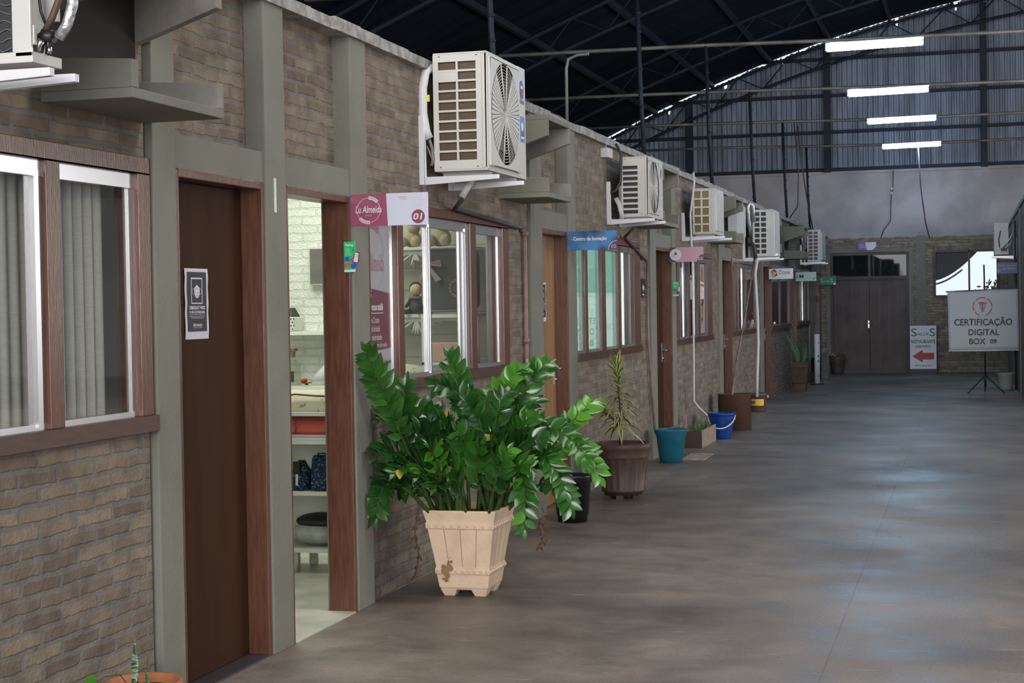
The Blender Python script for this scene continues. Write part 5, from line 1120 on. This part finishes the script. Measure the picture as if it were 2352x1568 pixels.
def bag(name, label, cat, c, hx, hy, h, m, handle=True, hm=None, top=.7):
    t = thing(name, label, cat, c); mb = MB(); n = 8; vs = []
    prof = [(1,1,0),(1.04,1.05,.25),(1.0,.9,.6),(top+.08,.55,.9),(top,.30,1.0)]
    for a, b, z in prof:
        for k in range(20):
            q = 2*PI*k/20; cx, sy = math.cos(q), math.sin(q); e = .55
            vs.append((c[0]+hx*a*math.copysign(abs(cx)**e, cx), c[1]+hy*b*math.copysign(abs(sy)**e, sy), c[2]+h*z))
    mb.add(vs, [(j*20+k, j*20+(k+1)%20, (j+1)*20+(k+1)%20, (j+1)*20+k) for j in range(len(prof)-1) for k in range(20)]+[tuple(range(19,-1,-1)), tuple(len(vs)-20+k for k in range(20))], 0, True)
    mb.build('body', m, t)
    if handle: MB().tube([(c[0]-hx*.5,c[1]-hy*.5,c[2]+h*.8),(c[0]-hx*.3,c[1]-hy*.6,c[2]+h*1.08),(c[0]+hx*.3,c[1]-hy*.6,c[2]+h*1.08),(c[0]+hx*.5,c[1]-hy*.5,c[2]+h*.8)], .006, 6).build('handle', hm or m, t)
    return t
b = bag('fabric_bag', 'cream floral fabric bag lying on top of the white rack', 'bag', (-3.83,9.22,.977), .19, .13, .125, 'floral', False, top=.95)
MB().tube([(-4.0,9.09,1.07),(-3.93,9.085,1.085),(-3.8,9.085,1.075),(-3.66,9.09,1.07)], .006, 6).build('zip_piping', 'stalkd', b)
b = bag('fabric_bag', 'coral red bag on the second shelf of the rack', 'bag', (-3.84,9.22,.845), .20, .13, .105, 'coral', False, top=.97)
MB().tube([(-4.0,9.095,.94),(-3.9,9.088,.935),(-3.7,9.09,.93)], .004, 6).build('zip', 'darkgreen', b); MB().tube([(-3.93,9.085,.85),(-3.925,9.083,.93)], .003, 5).build('seam', 'maroon', b)
t = thing('folded_cloth', 'folded white cloth under the coral bag', 'cloth', (-3.85,9.2,.807))
MB().box(-4.03,-3.72,9.07,9.36,.807,.822).build('fold', 'white', t, .006); MB().box(-4.0,-3.73,9.075,9.35,.822,.842).build('fold', 'palepink', t, .006)
b = bag('fabric_bag', 'small dark patterned bag, left of the blue floral bag', 'bag', (-3.93,9.17,.497), .056, .07, .18, 'navyfloral', False, top=.35); MB().box(-3.94,-3.925,9.095,9.11,.53,.63).build('zip_gap', 'white', b); MB().box(-3.955,-3.91,9.092,9.12,.60,.675).build('dark_flap', 'ink', b)
b = bag('fabric_bag', 'blue floral fabric tote on the third shelf of the rack', 'bag', (-3.78,9.18,.497), .078, .08, .21, 'navyfloral', True, 'ink', top=.92)
t = thing('wrapped_bundle', 'grey wrapped bundle with black top on the lowest rack shelf', 'bundle', (-3.85,9.24,.152))
MB().ball((-3.85,9.24,.23), .1, 22, sq=(1.75,1.4,.78)).build('bundle', 'plastic_wrap', t); MB().ball((-3.84,9.25,.30), .1, 22, sq=(1.6,1.3,.5)).build('black_cover', 'ink', t)
# shelves on the white brick wall
for z, tx in ((1.405, 'upper white wall shelf seen through the open doorway'), (.995, 'lower white wall shelf seen through the open doorway')):
    tag(MB().box(-5.8,-4.45,11.20,11.47,z,z+.028).build('wall_shelf', 'shelfwhite'), tx, 'shelf')
t = thing('polka_dot_bag', 'white bag with black dots on the upper wall shelf', 'bag', (-4.95,11.33,1.434))
MB().hexa([(-5.07,11.25,1.434),(-4.87,11.25,1.434),(-4.87,11.43,1.434),(-5.07,11.43,1.434),(-5.08,11.235,1.54),(-4.86,11.235,1.54),(-4.86,11.43,1.54),(-5.08,11.43,1.54)]).build('base', 'dots', t, .01)
MB().hexa([(-5.06,11.26,1.54),(-4.88,11.26,1.54),(-4.88,11.42,1.54),(-5.06,11.42,1.54),(-5.03,11.31,1.60),(-4.90,11.31,1.61),(-4.90,11.37,1.61),(-5.03,11.37,1.60)]).build('black_top', 'charcoal', t, .006)
MB().tube([(-4.95,11.245,1.54),(-4.93,11.27,1.585),(-4.92,11.32,1.612)], .007, 6).build('strap', 'dots', t)
fc = Face((-5.08,11.243,1.434), (1,0,0), (0,-.07,.99)); m = MB()
for i in range(9):
    for j in range(4): fc.disc(m, .02+i*.024+(.012 if j % 2 else 0), .016+j*.026, .0058, 6+.01*i, 0, 10)
m.build('dot_pattern', 'ink', t)
t = thing('glass_bottle', 'clear square glass bottle with wide stopper on the lower wall shelf', 'bottle', (-4.92,11.32,1.024))
MB().sqloft([(.056,.04,1.026),(.060,.044,1.04),(.060,.044,1.17),(.05,.04,1.20),(.026,.026,1.215),(.026,.026,1.245)], (-4.92,11.32,0)).build('glass', 'clear', t, .006); MB().sqloft([(.022,.022,1.24),(.026,.026,1.28),(.040,.036,1.286),(.040,.036,1.302)], (-4.92,11.32,0)).build('stopper', 'beige', t)
MB().box(-4.98,-4.93,11.2735,11.2755,1.07,1.16).build('paper_label', 'beige', t); MB().box(-4.92,-4.905,11.30,11.33,1.05,1.13).build('content', 'charcoal', t)
t = thing('flower', 'small red flower lying at the end of the lower wall shelf', 'flower', (-4.77,11.28,1.03)); m = MB()
for k in range(7): m.ball((-4.79+.016*math.cos(k),11.25+.016*math.sin(k),1.045+.004*k), .014, 8)
m.build('petals', 'red', t); m = MB(); leafblade(m, Vector((-4.77,11.24,1.04)), Vector((1,0,.25)), Vector((0,-.4,1)), .05, .022, 0); leafblade(m, Vector((-4.78,11.24,1.035)), Vector((.8,-.3,.0)), Vector((0,-.4,1)), .04, .02, 0); m.build('leaf', 'leaf', t)
t = thing('wall_screen', 'flat grey screen on the white brick wall', 'screen', (-4.6,11.4,1.77)); MB().box(-4.80,-4.42,11.40,11.47,1.775,2.065).build('case', 'acgrey', t, .012); MB().box(-4.785,-4.44,11.396,11.4,1.79,2.05).build('display', 'greyblock', t)
# window display
t = thing('plank_panel', 'pale plank panel behind the shop window display', 'panel', (-3.9,11.45,1.0))
m = MB()
for k in range(8): m.box(-4.4,-3.30,11.445,11.465,.9+k*.165,1.062+k*.165)
m.build('planks', 'plank', t)
def ornament(t, x, y, z, w):
    mb = MB()
    for s in (-1, 1):
        for k in range(5):
            a = k*.36; L = w*(1-.12*k)*(.55 if k > 2 else 1)
            pts = [(x+s*L*u*math.cos(a*.95), y, z-.012-(.10*u*math.sin(a)+.03*u*u*(1 if k == 0 else .4))) for u in (0,.25,.5,.75,1)]
            mb.tube(pts, [.006,.008,.008,.007,.004], 6)
    mb.build('carved_ornament', 'shelfwhite', t)
for z, x1, tx in ((2.012, -3.42, 'upper white display shelf with carved ornament behind the shop window'), (1.525, -3.42, 'lower white display shelf with carved ornament behind the shop window')):
    t = thing('display_shelf', tx, 'shelf', (-3.9,11.3,z)); MB().box(-4.4,x1,11.12,11.443,z,z+.02).build('board', 'shelfwhite', t, .003); ornament(t, -3.86, 11.16, z, .19)
    MB().box(-4.4,x1,11.15,11.17,z-.03,z).build('apron', 'shelfwhite', t)
def plush(x, z, r, label):
    t = thing('plush_toy', label, 'toy', (x,11.26,z)); MB().ball((x,11.27,z+r*.95), r, 16, sq=(1.05,.85,.95)).build('body', 'plush', t); MB().ball((x+.02,11.25,z+r*2.2), r*.72, 16).build('head', 'plush', t)
    for s in (-1, 1): MB().ball((x+s*r*.8,11.19,z+r*.62), r*.62, 12).build('paw', 'plush', t)
    for s in (-1, 1): MB().ball((x+s*r*.6,11.25,z+r*2.85), r*.26, 10).build('ear', 'plush', t)
plush(-3.92, 2.034, .066, 'beige plush toy on the top shelf, left one of the pair'); plush(-3.70, 2.034, .074, 'beige plush toy on the top shelf, above the dark suitcase')
t = thing('suitcase', 'dark grey suitcase with a taupe bow in the shop window', 'suitcase', (-3.55,11.15,1.546))
def rr(w, h, r, n=7): return [(sx*(w-r)+r*math.cos(a), sz*(h-r)+r*math.sin(a)) for sx, sz, a0 in ((1,1,0),(-1,1,PI/2),(-1,-1,PI),(1,-1,3*PI/2)) for a in [a0+PI/2*i/n for i in range(n+1)]]
cz = 1.79
MB().prism([(-3.555+a, cz+b) for a, b in rr(.20,.225,.07)], 11.0, 11.11).build('shell', 'charcoal', t, .02); 
m = MB(); pts = [(-3.555+a, 11.0, cz+b) for a, b in rr(.196,.221,.07)]; m.tube(pts+pts[:1], .010, 6); m.build('rim', 'greyblock', t)
for s in (-1, 1): m = MB(); m.tube([(-3.555+s*.15,11.05,1.562),(-3.555+s*.17,11.05,1.562)], .016, 10); m.build('wheel', 'black', t)
m = MB(); m.ball((-3.70,10.98,1.905), .03, 10, sq=(.8,.5,.8))
for s in (-1, 1):
    m.add([(-3.70,10.975,1.915),(-3.70+s*.10,10.95,1.935),(-3.70+s*.105,10.97,1.885),(-3.70,10.975,1.895)], [(0,1,2,3)]); m.add([(-3.70,10.985,1.90),(-3.70+s*.10,10.965,1.79),(-3.70+s*.055,10.965,1.775),(-3.70-s*.01,10.985,1.89)], [(0,1,2,3)])
o = m.build('bow', 'taupe', t); md = o.modifiers.new('thick', 'SOLIDIFY'); md.thickness = .008
m = MB(); m.tube([(-3.70+.014*math.cos(a),10.965,1.945+.014*math.sin(a)) for a in [2*PI*i/12 for i in range(13)]], .003, 6); m.tube([(-3.70,10.965,1.958),(-3.70,10.97,1.99)], .004, 6); m.build('buckle', 'gold', t)
fc = Face((-3.56,10.994,1.66), (1,0,0), (0,0,1)); m = MB()
for k in range(14):
    a = 2*PI*k/14; fc.disc(m, .06+.05*math.cos(a), .07+.055*math.sin(a), .010, 1+.1*k, 0, 8)
fc.ring(m, .06, .07, .022, .004, 2, 0, 16, .5, 5.5); m.build('embroidery', 'taupe', t)
t = thing('rag_doll', 'rag doll with dark hair sitting beside the suitcase', 'doll', (-3.87,11.2,1.546))
MB().ball((-3.865,11.17,1.725), .045, 16).build('head', 'dollskin', t); MB().ball((-3.872,11.185,1.735), .049, 16, sq=(1,.8,1.02)).build('hair', 'dollhair', t); MB().lathe([(.06,0),(.055,.06),(.035,.12),(.02,.135)], (-3.87,11.19,1.55), 16).build('dress', 'charcoal', t)
for s in (-1, 1): MB().tube([(-3.87+s*.03,11.16,1.57),(-3.87+s*.05,11.09,1.565)], .018, 8).build('leg', 'ink', t)
for s in (-1, 1): MB().tube([(-3.87+s*.035,11.17,1.66),(-3.87+s*.06,11.13,1.60)], .012, 8).build('arm', 'dollhair', t)
MB().lathe([(.052,0),(.06,.012),(.05,.024)], (-3.87,11.19,1.655), 16).build('collar', 'greyblock', t)
t = thing('display_table', 'white open frame stand below the suitcase', 'table', (-3.55,11.1,.9))
for x in (-3.745,-3.385):
    MB().box(x-.012,x+.012,10.96,10.985,.3,1.52).build('leg', 'shelfwhite', t); MB().box(x-.012,x+.012,11.09,11.115,.3,1.52).build('leg', 'shelfwhite', t)
MB().box(-3.757,-3.373,10.955,11.118,1.521,1.545).build('top', 'shelfwhite', t); MB().box(-3.757,-3.373,10.96,11.115,1.185,1.205).build('shelf', 'shelfwhite', t)
for x in (-3.745,-3.385):
    for y in (10.97,11.10): MB().box(x-.012,x+.012,y-.012,y+.012,.006,.3).build('leg_foot', 'shelfwhite', t)
tag(MB().box(-3.70,-3.40,10.97,11.09,1.207,1.345).build('pink_box', 'softpink', bevel=.01), 'soft pink box on the white stand in the shop window', 'box')
t = thing('cushion_table', 'low white table holding the floral cushion', 'table', (-3.75,10.3,0)); MB().box(-4.1,-3.42,10.05,10.6,1.02,1.05).build('top', 'shelfwhite', t)
for x in (-4.08,-3.46):
    for y in (10.07,10.56): MB().box(x,x+.025,y,y+.025,.006,1.02).build('leg', 'shelfwhite', t)
tag(MB().ball((-3.70,10.3,1.135), .11, 24, sq=(2.3,2.0,.78)).build('cushion', 'floral'), 'cream floral cushion low in the shop window', 'cushion')
curtain(10.70, 10.84, -3.19, 'curtain', 'pale curtain edge at the right of the shop window', .008, 4)
# banner standing behind the left pane of the shop window
t = thing('window_banner', 'tall white and maroon advertising banner in the left pane of the shop window', 'banner', (-3.155,8.27,1.19))
MB().box(-3.156,-3.150,8.252,8.695,1.213,2.078).build('sheet', 'paper', t); fc = Face((-3.1505,8.252,1.20), (0,1,0), (0,0,1)); w = .443
deco(t, lambda m: fc.poly(m, ((0,.155),(w,.175),(w,.475),(0,.515)), 1), 'maroon_panel', 'maroon')
fc.text(t, 'nheça nosso ateliê', .005, .28, .375, .425, 'white', 2, bold=.03); deco(t, lambda m: fc.rect(m, .0, .285, .368, .372, 2), 'underline', 'white')
for k, (l, e) in enumerate((('Costura Criativa', .20), ('Enxoval de bebê', .205), ('Mala maternidade', .235), ('Organizadores de mala', .31))): fc.text(t, l, .02, e+.02, .315-.047*k, .348-.047*k, 'white', 2)
fc.text(t, 'almeidaatelie', .20, .40, .085, .11, 'plum', 2, shear=.15); fc.text(t, 'u Almeida', .02, .30, .60, .70, 'palered', 2, shear=.2)
def f(m):
    fc.ring(m, .12, .67, .19, .003, 1)
    for t0, t1 in ((1.0,1.6),(3.9,4.6)):
        for i in range(8):
            a = t0+(t1-t0)*i/7
            for s in (-1, 1): fc.disc(m, .12+(.19+s*.014)*math.cos(a), .67+(.19+s*.014)*math.sin(a), .008, 2+.1*i, 0, 8, .013)
    for i in range(9): fc.line(m, ((.40,.55+.035*i),(.435,.58+.035*i)), .003, 1); fc.line(m, ((.40,.55+.035*i),(.37,.585+.035*i)), .003, 1.2)
deco(t, f, 'wreath_drawing', 'palered')
t = thing('paper_roll', 'white paper cone leaning at the end of the lower wall shelf', 'paper', (-4.70,11.33,1.024))
MB().tube([(-4.78,11.34,1.05),(-4.62,11.34,1.15)], [.012,.05], 16).build('cone', 'white', t)
tag(MB().ball((-3.10,34.95,1.63), .05, 12, sq=(.35,1.4,1.5)).build('door_ornament', 'red'), 'small red ornament hanging on the farthest dark brown door', 'ornament')
tag(MB().box(.36,.74,26.35,26.50,0,.003).build('floor_strip', 'red'), 'faded red strip on the floor before the opposite wall', 'strip')
for o in list(bpy.data.objects):
    if '_o' in o: del o['_o']
